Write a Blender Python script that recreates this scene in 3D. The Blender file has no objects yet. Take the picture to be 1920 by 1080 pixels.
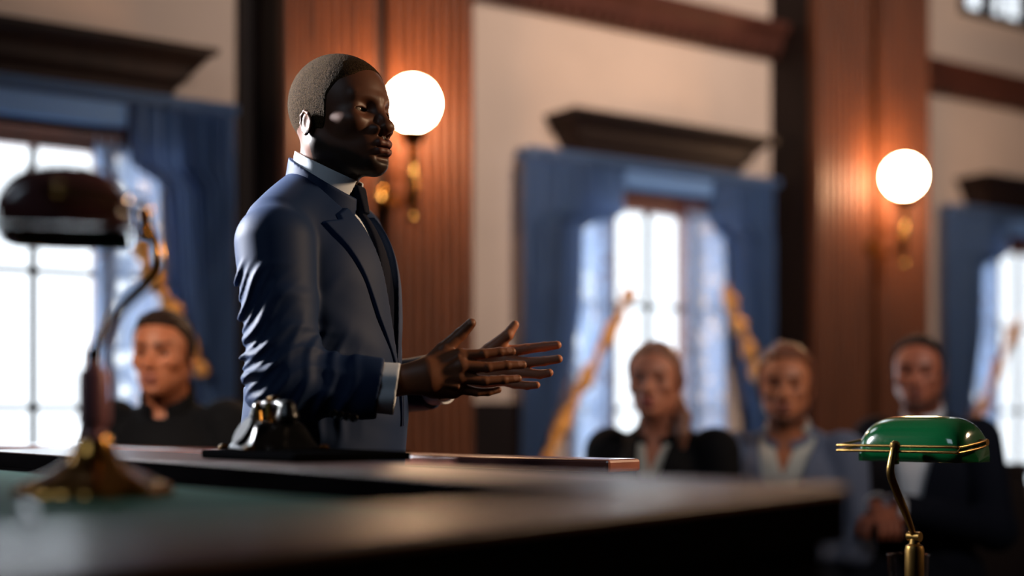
import bpy, math, random
import numpy as np
from mathutils import Vector, Matrix

# ---------------------------------------------------------------- camera, world, lights, exposure
SC = bpy.context.scene
COL = SC.collection
CAM_H = 1.07
FP = 2667.0
cam_d = bpy.data.cameras.new('camera')
cam = bpy.data.objects.new('camera', cam_d)
COL.objects.link(cam)
cam.location = (0, 0, CAM_H)
cam.rotation_euler = (math.pi / 2, 0, 0)
cam_d.sensor_width = 36
cam_d.lens = 50
cam_d.shift_y = 0.125
cam_d.clip_start = 0.02
cam_d.dof.use_dof = True
cam_d.dof.focus_distance = 2.60
cam_d.dof.aperture_fstop = 1.05
SC.camera = cam
SC.view_settings.view_transform = 'Standard'
SC.view_settings.look = 'None'
SC.view_settings.gamma = 1
SC.view_settings.use_curve_mapping = False
SC.view_settings.exposure = 0.0
SC.cycles.use_denoising = True
SC.cycles.max_bounces = 6
SC.cycles.transparent_max_bounces = 10
SC.cycles.sample_clamp_indirect = 4.0
SC.cycles.caustics_reflective = False
SC.cycles.caustics_refractive = False

world = bpy.data.worlds.new('world')
SC.world = world
world.use_nodes = True
world.node_tree.nodes['Background'].inputs[0].default_value = (0.86, 0.93, 1.0, 1)
world.node_tree.nodes['Background'].inputs[1].default_value = 2.4

# back wall frame: s runs along the wall (to the right, away), d out of the wall into the room
WX, WY = -0.580, 5.969
DX, DY = 0.8151, 0.5793
NX, NY = 0.5793, -0.8151
def WP(s, d=0.0, z=0.0):
    return (WX + DX * s + NX * d, WY + DY * s + NY * d, z)
WIN_S = (-4.385, -1.435, 1.515, 4.465, 7.415)   # window centres along the wall

def area(name, loc, target, size, size_y, power, color, spread=180):
    l = bpy.data.lights.new(name, 'AREA')
    l.shape = 'RECTANGLE'; l.size = size; l.size_y = size_y
    l.energy = power; l.color = color; l.spread = math.radians(spread)
    o = bpy.data.objects.new(name, l)
    COL.objects.link(o)
    o.location = loc
    o.rotation_euler = (Vector(target) - Vector(loc)).to_track_quat('-Z', 'Y').to_euler()
    return o
for i, s in enumerate(WIN_S):
    area('window_daylight', WP(s, -0.42, 1.42), WP(s, 3, 1.30), 0.95, 1.5, 26, (0.80, 0.90, 1.0))
    area('upper_window_daylight', WP(s, -0.42, 4.1), WP(s, 3, 3.2), 1.15, 1.2, 26, (0.86, 0.92, 1.0))
# cool key lamp added for daylight from behind the speaker, no window built here
area('left_key_lamp', (-3.4, 3.65, 2.75), (-0.4, 2.62, 1.55), 0.26, 0.8, 26, (0.93, 0.95, 1.0), spread=27)
# unseen warm lamp added at right for hands and nose, no window there
area('right_warm_lamp', (5.2, 3.05, 3.0), (0.1, 2.75, 1.25), 0.4, 0.6, 17, (1.0, 0.68, 0.42), spread=46)
# lamp added high at front right to brighten the back wall, no window there
area('back_wall_fill', (3.9, -0.6, 4.3), (1.0, 6.4, 3.3), 1.6, 1.0, 58, (1.0, 0.88, 0.80), spread=54)
area('seated_man_fill', (-2.6, -0.8, 3.9), (-1.05, 4.2, 1.15), 0.5, 0.7, 5, (1.0, 0.80, 0.62), spread=24)  # unseen spot added to brighten the man seated at left
area('front_cool_fill', (-2.2, -0.6, 3.9), (-0.3, 3.2, 1.3), 1.6, 1.2, 17, (0.66, 0.82, 1.0))  # unseen cool fill added for the cuff and sleeve tops

# ---------------------------------------------------------------- materials
def s2l(c):
    return tuple(((v / 255.0) / 12.92 if v / 255.0 <= 0.04045 else ((v / 255.0 + 0.055) / 1.055) ** 2.4) for v in c)
def mat(name, rgb, rough=0.6, metal=0.0, spec=0.5, coat=0.0, noise=None, bump=None, sheen=0.0, sss=0.0, attr=False, stretch=None, coat_rough=0.1):
    m = bpy.data.materials.new(name)
    m.use_nodes = True
    nt = m.node_tree; N = nt.nodes; L = nt.links
    b = N['Principled BSDF']
    col = (*s2l(rgb), 1)
    b.inputs['Base Color'].default_value = col
    b.inputs['Roughness'].default_value = rough
    b.inputs['Metallic'].default_value = metal
    b.inputs['Specular IOR Level'].default_value = spec
    b.inputs['Coat Weight'].default_value = coat
    b.inputs['Coat Roughness'].default_value = coat_rough
    b.inputs['Sheen Weight'].default_value = sheen
    if sss:
        b.inputs['Subsurface Weight'].default_value = sss
        b.inputs['Subsurface Radius'].default_value = (0.012, 0.005, 0.003)
        b.inputs['Subsurface Scale'].default_value = 0.6
    src = None
    if attr:
        a = N.new('ShaderNodeAttribute'); a.attribute_name = 'Col'
        src = a.outputs['Color']
        L.new(src, b.inputs['Base Color'])
    tc = None
    if noise or bump:
        tc = N.new('ShaderNodeTexCoord'); mp = N.new('ShaderNodeMapping')
        mp.inputs['Scale'].default_value = stretch or (1, 1, 1)
        L.new(tc.outputs['Object'], mp.inputs['Vector'])
    if noise:
        sc, amt = noise
        n = N.new('ShaderNodeTexNoise'); n.inputs['Scale'].default_value = sc; n.inputs['Detail'].default_value = 4
        L.new(mp.outputs['Vector'], n.inputs['Vector'])
        r = N.new('ShaderNodeMapRange'); r.inputs[1].default_value = 0.3; r.inputs[2].default_value = 0.7
        r.inputs[3].default_value = 1 - amt; r.inputs[4].default_value = 1 + amt
        L.new(n.outputs['Fac'], r.inputs[0])
        x = N.new('ShaderNodeMix'); x.data_type = 'RGBA'; x.blend_type = 'MULTIPLY'; x.inputs[0].default_value = 1
        x.inputs[6].default_value = col
        if src: L.new(src, x.inputs[6])
        L.new(r.outputs[0], x.inputs[7])
        L.new(x.outputs[2], b.inputs['Base Color'])
    if bump:
        sc, st, dist = bump
        n = N.new('ShaderNodeTexNoise'); n.inputs['Scale'].default_value = sc; n.inputs['Detail'].default_value = 3
        L.new(mp.outputs['Vector'], n.inputs['Vector'])
        bp = N.new('ShaderNodeBump'); bp.inputs['Strength'].default_value = st; bp.inputs['Distance'].default_value = dist
        L.new(n.outputs['Fac'], bp.inputs['Height'])
        L.new(bp.outputs['Normal'], b.inputs['Normal'])
    return m

def glass_mat(name, tint=(1, 1, 1), refl=0.06):
    m = bpy.data.materials.new(name); m.use_nodes = True
    nt = m.node_tree; N = nt.nodes; L = nt.links
    N.remove(N['Principled BSDF'])
    t = N.new('ShaderNodeBsdfTransparent'); t.inputs[0].default_value = (*tint, 1)
    g = N.new('ShaderNodeBsdfGlossy'); g.inputs['Roughness'].default_value = 0.02
    f = N.new('ShaderNodeLayerWeight'); f.inputs[0].default_value = 0.22
    mx = N.new('ShaderNodeMixShader')
    L.new(f.outputs[1], mx.inputs[0]); L.new(t.outputs[0], mx.inputs[1]); L.new(g.outputs[0], mx.inputs[2])
    L.new(mx.outputs[0], N['Material Output'].inputs[0])
    return m
def cloth_mat(name, rgb, trans, translucency=0.5, transparency=0.0, noise=None):
    m = bpy.data.materials.new(name); m.use_nodes = True
    nt = m.node_tree; N = nt.nodes; L = nt.links
    N.remove(N['Principled BSDF'])
    d = N.new('ShaderNodeBsdfDiffuse'); d.inputs[0].default_value = (*s2l(rgb), 1)
    t = N.new('ShaderNodeBsdfTranslucent'); t.inputs[0].default_value = (*s2l(trans), 1)
    mx = N.new('ShaderNodeMixShader'); mx.inputs[0].default_value = translucency
    L.new(d.outputs[0], mx.inputs[1]); L.new(t.outputs[0], mx.inputs[2])
    out = mx.outputs[0]
    if transparency:
        tr = N.new('ShaderNodeBsdfTransparent')
        m2 = N.new('ShaderNodeMixShader'); m2.inputs[0].default_value = transparency
        if noise:
            tc = N.new('ShaderNodeTexCoord')
            v = N.new('ShaderNodeTexVoronoi'); v.inputs['Scale'].default_value = noise
            L.new(tc.outputs['Object'], v.inputs['Vector'])
            r = N.new('ShaderNodeMapRange'); r.inputs[1].default_value = 0.15; r.inputs[2].default_value = 0.5
            r.inputs[3].default_value = 0.70; r.inputs[4].default_value = transparency * 0.15
            L.new(v.outputs['Distance'], r.inputs[0]); L.new(r.outputs[0], m2.inputs[0])
        L.new(out, m2.inputs[1]); L.new(tr.outputs[0], m2.inputs[2])
        out = m2.outputs[0]
    L.new(out, N['Material Output'].inputs[0])
    return m
def emis_mat(name, rgb, strength):
    m = bpy.data.materials.new(name); m.use_nodes = True
    b = m.node_tree.nodes['Principled BSDF']
    b.inputs['Base Color'].default_value = (1, 1, 1, 1)
    b.inputs['Emission Color'].default_value = (*s2l(rgb), 1)
    b.inputs['Emission Strength'].default_value = strength
    return m

M = {}
M['wall'] = mat('wall_plaster', (204, 178, 160), 0.85, noise=(3, 0.05), bump=(60, 0.1, 0.002))
M['wood'] = mat('mahogany_panelling', (86, 45, 21), 0.5, spec=0.3, noise=(6, 0.28), stretch=(6, 6, 0.5))
M['darkwood'] = mat('dark_walnut', (28, 17, 15), 0.6, spec=0.2, noise=(6, 0.25), stretch=(5, 5, 0.6))
M['casing'] = mat('red_brown_casing', (92, 50, 44), 0.5, noise=(8, 0.2), stretch=(4, 4, 1))
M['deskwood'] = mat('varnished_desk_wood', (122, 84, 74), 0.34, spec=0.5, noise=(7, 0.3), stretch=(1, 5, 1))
M['deskdark'] = mat('dark_shaded_desk_wood', (8, 7, 8), 0.7, spec=0.05, noise=(7, 0.3), stretch=(1, 1, 5))  # near-black carries the shade of the desk's side faces
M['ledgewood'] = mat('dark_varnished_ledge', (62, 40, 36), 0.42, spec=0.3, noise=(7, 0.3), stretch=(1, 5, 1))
M['railwood'] = mat('mahogany_rail', (150, 92, 78), 0.30, coat=0.4, noise=(7, 0.2), stretch=(2, 2, 5))
M['baize'] = mat('green_leather_inlay', (26, 80, 70), 0.8, spec=0.2, noise=(30, 0.15))
M['floor'] = mat('parquet_floor', (50, 32, 24), 0.35, noise=(4, 0.3), stretch=(1, 8, 1))
M['ceiling'] = mat('ceiling_plaster', (90, 80, 72), 0.9, noise=(2, 0.05))
M['brass'] = mat('polished_brass', (176, 130, 66), 0.18, metal=1.0, noise=(20, 0.08))
M['dullbrass'] = mat('aged_brass', (150, 118, 66), 0.30, metal=1.0, noise=(20, 0.12))
M['darkbronze'] = mat('dark_bronze', (140, 88, 96), 0.4, metal=0.15, noise=(14, 0.12))
M['greenglass'] = mat('green_glass_shade', (4, 60, 30), 0.12, spec=0.7, coat=0.8, coat_rough=0.05, noise=(10, 0.08))
M['darkshade'] = mat('dark_glass_shade', (84, 48, 48), 0.14, spec=0.6, coat=0.7, coat_rough=0.06, noise=(10, 0.1))
M['innerwhite'] = mat('shade_lining', (205, 215, 205), 0.5, noise=(10, 0.03))
M['globe'] = emis_mat('lit_opal_globe', (255, 206, 160), 105.0)
M['black'] = mat('black_bakelite', (9, 9, 11), 0.28, coat=0.15, spec=0.3, noise=(10, 0.1))
M['leather'] = mat('black_leather', (8, 8, 9), 0.8, spec=0.05, bump=(200, 0.2, 0.001))
M['pane'] = glass_mat('window_glass')
M['tumbler'] = glass_mat('tumbler_glass', (0.93, 0.95, 0.96))
M['drape'] = cloth_mat('blue_drape', (80, 104, 138), (196, 212, 240), 0.55)
M['valance'] = cloth_mat('blue_valance', (120, 156, 205), (150, 180, 220), 0.40)
M['sheer'] = cloth_mat('white_lace_sheer', (168, 184, 212), (150, 172, 206), 0.5, 0.30, noise=14)
M['gold'] = mat('gold_fringe', (214, 150, 74), 0.45, metal=0.25, noise=(60, 0.3), bump=(160, 0.5, 0.003))

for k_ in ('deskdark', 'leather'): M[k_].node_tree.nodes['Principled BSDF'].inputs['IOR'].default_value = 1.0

# ---------------------------------------------------------------- mesh helpers
class MB:
    def __init__(s): s.v = []; s.f = []
    def add(s, v, f):
        o = len(s.v); s.v += [tuple(p) for p in v]; s.f += [tuple(i + o for i in q) for q in f]; return s
    def hexa(s, c):   # 8 corners: bottom 4 ccw, top 4 ccw
        return s.add(c, [(3, 2, 1, 0), (4, 5, 6, 7), (0, 1, 5, 4), (1, 2, 6, 5), (2, 3, 7, 6), (3, 0, 4, 7)])
    def box(s, x0, x1, y0, y1, z0, z1):
        return s.hexa([(x0, y0, z0), (x1, y0, z0), (x1, y1, z0), (x0, y1, z0), (x0, y0, z1), (x1, y0, z1), (x1, y1, z1), (x0, y1, z1)])
    def wbox(s, s0, s1, d0, d1, z0, z1):   # in wall coordinates
        return s.hexa([WP(s0, d1, z0), WP(s1, d1, z0), WP(s1, d0, z0), WP(s0, d0, z0), WP(s0, d1, z1), WP(s1, d1, z1), WP(s1, d0, z1), WP(s0, d0, z1)])
    def prism(s, poly, z0, z1):   # ccw polygon
        n = len(poly)
        v = [(x, y, z0) for x, y in poly] + [(x, y, z1) for x, y in poly]
        f = [tuple(range(n - 1, -1, -1)), tuple(range(n, 2 * n))] + [(i, (i + 1) % n, n + (i + 1) % n, n + i) for i in range(n)]
        return s.add(v, f)
    def wprofile(s, prof, s0, s1):   # (d,z) profile swept along the wall
        n = len(prof)
        v = [WP(s0, d, z) for d, z in prof] + [WP(s1, d, z) for d, z in prof]
        f = [tuple(range(n)), tuple(range(2 * n - 1, n - 1, -1))] + [(i, n + i, n + (i + 1) % n, (i + 1) % n) for i in range(n)]
        return s.add(v, f)
    def tube(s, pts, r, n=14, cap=True):
        pts = [Vector(p) for p in pts]
        rs = r if isinstance(r, (list, tuple)) else [r] * len(pts)
        up = Vector((0, 0, 1)); v = []; f = []
        prev = None
        for i, p in enumerate(pts):
            a = pts[max(i - 1, 0)]; b = pts[min(i + 1, len(pts) - 1)]
            t = (b - a).normalized()
            if prev is None:
                ref = up if abs(t.z) < 0.9 else Vector((1, 0, 0))
                x = t.cross(ref).normalized()
            else:
                x = (prev - t * prev.dot(t)).normalized()
            prev = x; y = t.cross(x)
            for k in range(n):
                q = 2 * math.pi * k / n
                v.append(p + (x * math.cos(q) + y * math.sin(q)) * rs[i])
        for i in range(len(pts) - 1):
            for k in range(n):
                f.append((i * n + k, i * n + (k + 1) % n, (i + 1) * n + (k + 1) % n, (i + 1) * n + k))
        if cap:
            f.append(tuple(range(n - 1, -1, -1))); m = (len(pts) - 1) * n; f.append(tuple(range(m, m + n)))
        return s.add(v, f)
    def lathe(s, prof, n=32, c=(0, 0, 0)):   # prof: (r,z)
        v = []; f = []
        for r, z in prof:
            for k in range(n):
                q = 2 * math.pi * k / n
                v.append((c[0] + r * math.cos(q), c[1] + r * math.sin(q), c[2] + z))
        for i in range(len(prof) - 1):
            for k in range(n):
                f.append((i * n + k, i * n + (k + 1) % n, (i + 1) * n + (k + 1) % n, (i + 1) * n + k))
        f.append(tuple(range(n - 1, -1, -1))); m = (len(prof) - 1) * n; f.append(tuple(range(m, m + n)))
        return s.add(v, f)
    def build(s, name, m, parent=None, smooth=False, bevel=0.0, loc=None, rotz=0.0):
        me = bpy.data.meshes.new(name)
        me.from_pydata([tuple(p) for p in s.v], [], s.f)
        me.validate(); me.update()
        me.materials.append(m if not isinstance(m, str) else M[m])
        if smooth:
            me.polygons.foreach_set('use_smooth', [True] * len(me.polygons))
            try: me.set_sharp_from_angle(angle=math.radians(42))
            except Exception: pass
        o = bpy.data.objects.new(name, me); COL.objects.link(o)
        if parent: o.parent = parent
        if loc: o.location = loc
        o.rotation_euler.z = rotz
        if bevel:
            b = o.modifiers.new('bevel', 'BEVEL'); b.width = bevel; b.segments = 2; b.limit_method = 'ANGLE'
        return o
def empty(name, loc=(0, 0, 0), rotz=0.0):
    o = bpy.data.objects.new(name, None); COL.objects.link(o)
    o.location = loc; o.rotation_euler.z = rotz; o.empty_display_size = 0.05
    return o
def tag(o, label, cat, group=None):
    o['label'] = label; o['category'] = cat
    if group: o['group'] = group
    return o
def struct(o):
    o['kind'] = 'structure'; return o
def catmull(pts, n=8):
    P = [Vector(p) for p in pts]; P = [P[0] * 2 - P[1]] + P + [P[-1] * 2 - P[-2]]
    out = []
    for i in range(1, len(P) - 2):
        for k in range(n):
            t = k / n
            a, b, c, d = P[i - 1], P[i], P[i + 1], P[i + 2]
            out.append(0.5 * ((2 * b) + (c - a) * t + (2 * a - 5 * b + 4 * c - d) * t * t + (3 * b - a - 3 * c + d) * t ** 3))
    out.append(P[-2]); return out

# ---------------------------------------------------------------- room shell
S0, S1, DEP, CEIL = -6.5, 9.5, 9.0, 5.2
def wquad(name, s0, s1, d0, d1, z0, z1, m):
    return struct(MB().wbox(s0, s1, d0, d1, z0, z1).build(name, m))
wquad('floor', S0, S1, -0.3, DEP, -0.1, 0.0, 'floor')
wquad('ceiling', S0, S1, -0.3, DEP, CEIL, CEIL + 0.1, 'ceiling')
wquad('wall_left', S0 - 0.2, S0, -0.3, DEP, 0, CEIL, 'darkwood')
wquad('wall_right', S1, S1 + 0.2, -0.3, DEP, 0, CEIL, 'wall')
wquad('wall_front', S0, S1, DEP, DEP + 0.2, 0, CEIL, 'darkwood')
WHW, WZ0, WZ1, UZ0, UZ1, UHW = 0.50, 0.62, 2.10, 3.40, 4.85, 0.58
b = MB()
edges = [S0] + sum([[s - 0.6, s + 0.6] for s in WIN_S], []) + [S1]
for i in range(0, len(edges), 2):
    b.wbox(edges[i], edges[i + 1], -0.25, 0, 0, CEIL)
for s in WIN_S:
    b.wbox(s - 0.6, s + 0.6, -0.25, 0, 0, WZ0)
    b.wbox(s - 0.6, s + 0.6, -0.25, 0, WZ1, UZ0)
    b.wbox(s - 0.6, s + 0.6, -0.25, 0, UZ1, CEIL)
    for sg in (-1, 1):
        a0, a1 = sorted((s + sg * WHW, s + sg * 0.6)); b.wbox(a0, a1, -0.25, 0, WZ0, WZ1)
        a0, a1 = sorted((s + sg * UHW, s + sg * 0.6)); b.wbox(a0, a1, -0.25, 0, UZ0, UZ1)
struct(b.build('wall_back', 'wall'))
# dark wainscot under the windows, one strip per bay
PIL = (-6.1, -3.06, -0.14, 2.78, 5.70, 8.65)
b = MB()
for i in range(len(PIL) - 1):
    c = WIN_S[i]
    b.wbox(PIL[i] + 0.4, c - 0.62, 0.0, 0.035, 0, 1.13)
    b.wbox(c + 0.62, PIL[i + 1] - 0.4, 0.0, 0.035, 0, 1.13)
    b.wbox(c - 0.62, c + 0.62, 0.0, 0.035, 0, 0.58)
struct(b.build('trim_1', 'darkwood'))
# picture-rail moulding with dentils, between the pillars
prof = [(0, 2.90), (0.05, 2.90), (0.06, 2.93), (0.085, 2.95), (0.09, 2.99), (0.13, 3.02), (0.14, 3.06), (0, 3.06)]
b = MB()
for i in range(len(PIL) - 1):
    b.wprofile(prof, PIL[i] + 0.40, PIL[i + 1] - 0.40)
    q = PIL[i] + 0.45
    while q < PIL[i + 1] - 0.45:
        b.wbox(q, q + 0.03, 0.05, 0.085, 2.905, 2.94); q += 0.06
struct(b.build('trim_2', mat('moulding_wood', (78, 42, 32), 0.5, spec=0.3, noise=(8, 0.2))))
# pillars of reeded mahogany: a box, its side shade painted as dark walnut, two reeded halves and a dark channel between them
for i, c in enumerate(PIL):
    b = MB().wbox(c - 0.435, c + 0.435, 0, 0.27, 0, CEIL)
    if i == 2: b.wbox(c - 0.485, c - 0.435, 0, 0.06, 0, CEIL)
    r = struct(b.build('pillar', 'darkwood'))
    b = MB()
    for h0, h1 in ((c - 0.435, c - 0.032), (c + 0.032, c + 0.435)):
        n = 9; w = (h1 - h0) / n
        for k in range(n):
            cx = h0 + (k + 0.5) * w
            prof = []
            for t in range(9):
                q = math.pi * t / 8
                prof.append((cx - math.cos(q) * w * 0.44, 0.305 + 0.022 * math.sin(q) ** 0.6))
            v = [WP(p[0], p[1], 0.18) for p in prof] + [WP(p[0], p[1], CEIL) for p in prof]
            m_ = len(prof)
            b.add(v, [(j, j + 1, m_ + j + 1, m_ + j) for j in range(m_ - 1)])
        b.wbox(h0, h1, 0.262, 0.306, 0.18, CEIL)
        b.wbox(h0 - 0.01, h1 + 0.01, 0.262, 0.35, 0, 0.18)
    b.build('reeded_facing', 'wood', r, smooth=True)

# ---------------------------------------------------------------- windows
def window_unit(i, s):
    sc_ = s; s = s + 0.032
    z0, z1 = WZ0, WZ1
    g = 0.228
    r = MB()
    for sg in (-1, 1):
        a0, a1 = sorted((s + sg * g, s + sg * (g + 0.062))); r.wbox(a0, a1, -0.09, 0.0, z0, z1)
        a0, a1 = sorted((s + sg * (WHW - 0.03), s + sg * WHW)); r.wbox(a0, a1, -0.09, 0.0, z0, z1)
    r.wbox(s - WHW - .03, s + WHW - .03, -0.09, 0.0, z1 - 0.05, z1)
    r.wbox(s - WHW - 0.02, s + WHW + 0.02, 0.0, 0.03, z1 - 0.02, z1 + 0.10)
    r.wbox(s - WHW, s + WHW, -0.09, 0.0, z0, z0 + 0.04)
    w = struct(r.build('window_%d' % i, 'casing'))
    m = MB()
    m.wbox(s - 0.012, s + 0.012, -0.055, -0.03, z0, z1)
    for zz in (1.10, 1.60):
        m.wbox(s - g, s + g, -0.055, -0.03, zz - 0.011, zz + 0.011)
        for sg in (-1, 1):
            a0, a1 = sorted((s + sg * (g + 0.045), s + sg * (WHW - 0.03))); m.wbox(a0, a1, -0.055, -0.03, zz - 0.011, zz + 0.011)
    m.build('muntins', 'darkwood', w)
    MB().wbox(s - WHW, s + WHW, -0.044, -0.040, z0, z1).build('pane', 'pane', w)
    MB().wbox(s - WHW - 0.05, s + WHW + 0.05, -0.05, 0.10, z0 - 0.04, z0).build('window_sill', 'casing', w, bevel=0.004)
def upper_window(i, s):
    r = MB()
    for sg in (-1, 1):
        a0, a1 = sorted((s + sg * (UHW - 0.05), s + sg * UHW)); r.wbox(a0, a1, -0.16, 0.02, UZ0, UZ1)
    r.wbox(s - UHW, s + UHW, -0.16, 0.02, UZ0, UZ0 + 0.04); r.wbox(s - UHW, s + UHW, -0.16, 0.02, UZ1 - 0.05, UZ1)
    for q in (-0.19, 0.19): r.wbox(s + q - 0.02, s + q + 0.02, -0.14, -0.06, UZ0, UZ1)
    for q in (-0.38, 0, 0.38): r.wbox(s + q - 0.008, s + q + 0.008, -0.13, -0.10, UZ0, UZ1)
    for zz in (3.9, 4.4): r.wbox(s - UHW, s + UHW, -0.13, -0.10, zz - 0.01, zz + 0.01)
    w = struct(r.build('window_%d' % i, 'darkwood'))
    MB().wbox(s - UHW, s + UHW, -0.118, -0.114, UZ0, UZ1).build('pane', 'pane', w)
for i, s in enumerate(WIN_S):
    window_unit(i + 1, s); upper_window(i + 6, s)

HOOD = {-1.435: 'dark carved cornice above the left window behind the speaker',
        1.515: 'dark carved cornice above the window right of the speaker',
        4.465: 'dark carved cornice above the window at the far right edge'}
DRP = {(-1.435, -1): 'blue drape on the far left side of the left window, beyond the lamp',
       (-1.435, 1): 'blue drape with gold fringe behind the seated man in black',
       (1.515, -1): 'blue drape left of the middle window, behind the speaker\'s hands',
       (1.515, 1): 'blue drape right of the middle window, above the man in grey-blue jacket',
       (4.465, -1): 'blue drape left of the far right window, beside the fluted pillar',
       (4.465, 1): 'blue drape on the right side of the far right window'}
def drape(s, sg, seed):
    # inner edge sweeps out to the tie-back, then hangs down
    zt, zb = 2.222, 0.12
    if sg < 0: edge = [(2.24, -.24), (2.00, -.24), (1.94, -.48), (1.55, -.50), (1.30, -.55), (1.15, -.61), (0.92, -.71), (0.80, -.73), (0.12, -.66)]; outer = -.82; trim = [(1.64, -.25), (1.52, -.31), (1.40, -.40), (1.15, -.56), (0.92, -.70), (0.82, -.74)]
    else: edge = [(2.24, .34), (2.00, .34), (1.94, .47), (1.55, .49), (1.28, .54), (1.05, .60), (0.90, .62), (0.12, .58)]; outer = .76; trim = [(1.70, .36), (1.58, .41), (1.44, .50), (1.24, .60)]
    ez = [e[0] for e in edge][::-1]; es = [e[1] for e in edge][::-1]
    nu, nv = 90, 70
    v = []; f = []
    for j in range(nv + 1):
        z = zt + (zb - zt) * j / nv
        inn = np.interp(z, ez, es)
        for i in range(nu + 1):
            u = i / nu
            ss = s + inn + (outer - inn) * u
            ph = 2 * math.pi * (u * 8.2 + 0.3 * math.sin(u * 7 + seed) + 0.12 * math.sin(z * 3 + seed))
            amp = 0.022 + 0.012 * math.sin(u * 9 + seed * 2)
            d = 0.10 + amp * math.sin(ph) + 0.007 * math.sin(ph * 2.3 + z * 2)
            v.append(WP(ss, d, z))
    for j in range(nv):
        for i in range(nu):
            a = j * (nu + 1) + i
            f.append((a, a + 1, a + nu + 2, a + nu + 1))
    mb = MB().add(v, f)
    root = mb.build('curtain', 'drape', None, smooth=True)
    md = root.modifiers.new('thickness', 'SOLIDIFY'); md.thickness = 0.003
    # gold fringe along the swept edge
    g = MB(); path = []; tz = [e[0] for e in trim][::-1]; ts = [e[1] for e in trim][::-1]
    for k in range(60):
        z = tz[-1] - (tz[-1] - tz[0]) * k / 59
        path.append(WP(s + np.interp(z, tz, ts), 0.155 + 0.01 * math.sin(k * 0.9), z))
    g.tube(path, [0.027 + 0.010 * math.sin(k * 0.42 + seed) + 0.004 * math.sin(k * 1.7) for k in range(60)], 10)
    g.build('gold_fringe', 'gold', root, smooth=True)
    hk = MB(); hk.tube([WP(s + outer, 0.0, 0.84), WP(s + outer, 0.17, 0.84), WP(s + np.interp(.84, ez, es), 0.19, 0.84), WP(s + np.interp(.84, ez, es), 0.06, 0.86)], 0.012, 8)
    hk.build('tie_back', 'gold', root, smooth=True)
    return root
for i, s in enumerate(WIN_S[1:4]):
    s = WIN_S[i + 1]
    # cornice hood
    b = MB()
    prof = [(0, 2.26), (0.12, 2.26), (0.13, 2.30), (0.16, 2.325), (0.17, 2.37), (0.205, 2.40), (0.24, 2.415), (0.245, 2.44), (0, 2.44)]
    n = len(prof)
    v = []
    for side in (-1, 1):
        for d, z in prof:
            hw = 0.50 + (d - 0.12) * 1.1 if d > 0.12 else 0.50
            if d == 0: hw = 0.50 + (0.13 if z > 2.4 else 0)
            v.append(WP(s + side * hw, d, z))
    f = [tuple(range(n)), tuple(range(2 * n - 1, n - 1, -1))] + [(k, n + k, n + (k + 1) % n, (k + 1) % n) for k in range(n)]
    o = b.add(v, f).build('window_cornice', 'darkwood'); tag(o, HOOD[s], 'cornice', 'carved cornices over the courtroom windows')
    # valance rail of blue cloth
    v = MB().wbox(s - 0.80, s + 0.76, 0.02, 0.145, 2.225, 2.265)
    o = v.build('curtain_pelmet', 'drape', bevel=0.006)
    MB().wbox(s - 0.232, s + 0.332, 0.06, 0.11, 2.135, 2.222).build('valance', 'valance', o, bevel=0.005)
    tag(o, {-1.435: 'blue cloth pelmet across the top of the left window', 1.515: 'blue cloth pelmet across the top of the middle window', 4.465: 'blue cloth pelmet across the top of the far right window'}[s], 'pelmet', 'blue cloth pelmets')
    for sg in (-1, 1):
        o = drape(s, sg, i * 3 + sg)
        tag(o, DRP[(s, sg)], 'curtain', 'blue drapes with gold fringe')
        # lace sheer
        v = []; f = []
        a0, a1 = (s - 0.49, s - 0.235) if sg < 0 else (s + 0.235, s + 0.49)
        nu = 40
        for j, z in enumerate((2.11, 0.64)):
            for k in range(nu + 1):
                v.append(WP(a0 + (a1 - a0) * k / nu, 0.025 + 0.008 * math.sin(k * 1.1), z))
        f = [(k, k + 1, nu + 2 + k, nu + 1 + k) for k in range(nu)]
        q = MB().add(v, f).build('lace_curtain', 'sheer', None, smooth=True)
        side = 'left' if sg < 0 else 'right'
        wn = {-1.435: 'left window', 1.515: 'middle window', 4.465: 'far right window'}[s]
        tag(q, 'sheer white lace curtain on the %s side of the %s' % (side, wn), 'sheer curtain', 'white lace sheers')

# ---------------------------------------------------------------- wall sconces
def sconce(s, label):
    base = empty('wall_sconce', WP(s, 0.33, 1.90))
    base.rotation_euler.z = math.atan2(NY, NX)   # local +x points out of the wall
    def lb(): return MB()
    b = lb(); b.tube([(-0.055, 0, 0.03), (0.0, 0, 0.03), (0.012, 0, 0.03)], [0.045, 0.045, 0.02], 20); b.build('back_plate', 'brass', base, smooth=True)
    b = lb(); b.tube(catmull([(0.0, 0, 0.03), (0.07, 0, -0.005), (0.14, 0, 0.0), (0.19, 0, 0.08), (0.20, 0, 0.16)], 6), 0.011, 12)
    b.tube(catmull([(0.01, 0, 0.08), (0.06, 0, 0.12), (0.12, 0, 0.10), (0.19, 0, 0.10)], 6), 0.007, 10)
    b.build('arm', 'brass', base, smooth=True)
    b = lb(); b.lathe([(0.004, -0.09), (0.018, -0.08), (0.020, -0.06), (0.012, -0.04), (0.020, -0.02), (0.024, 0.10), (0.018, 0.16), (0.012, 0.18), (0.010, 0.22)], 20, (0.20, 0, 0)); b.build('candle_tube', 'brass', base, smooth=True)
    b = lb(); b.lathe([(0.012, 0.20), (0.05, 0.235), (0.056, 0.262), (0.048, 0.264)], 24, (0.20, 0, 0)); b.build('globe_holder', 'brass', base, smooth=True)
    b = lb(); R = 0.100
    b.lathe([(max(0.002, R * math.sin(math.pi * k / 24)), -R * math.cos(math.pi * k / 24)) for k in range(25)], 32, (0.20, 0, 0.37)); b.build('globe', 'globe', base, smooth=True)
    tag(base, label, 'wall lamp', 'lit globe wall sconces')
sconce(-0.133, 'lit white globe wall lamp on the pillar behind the speaker\'s head')
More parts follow.
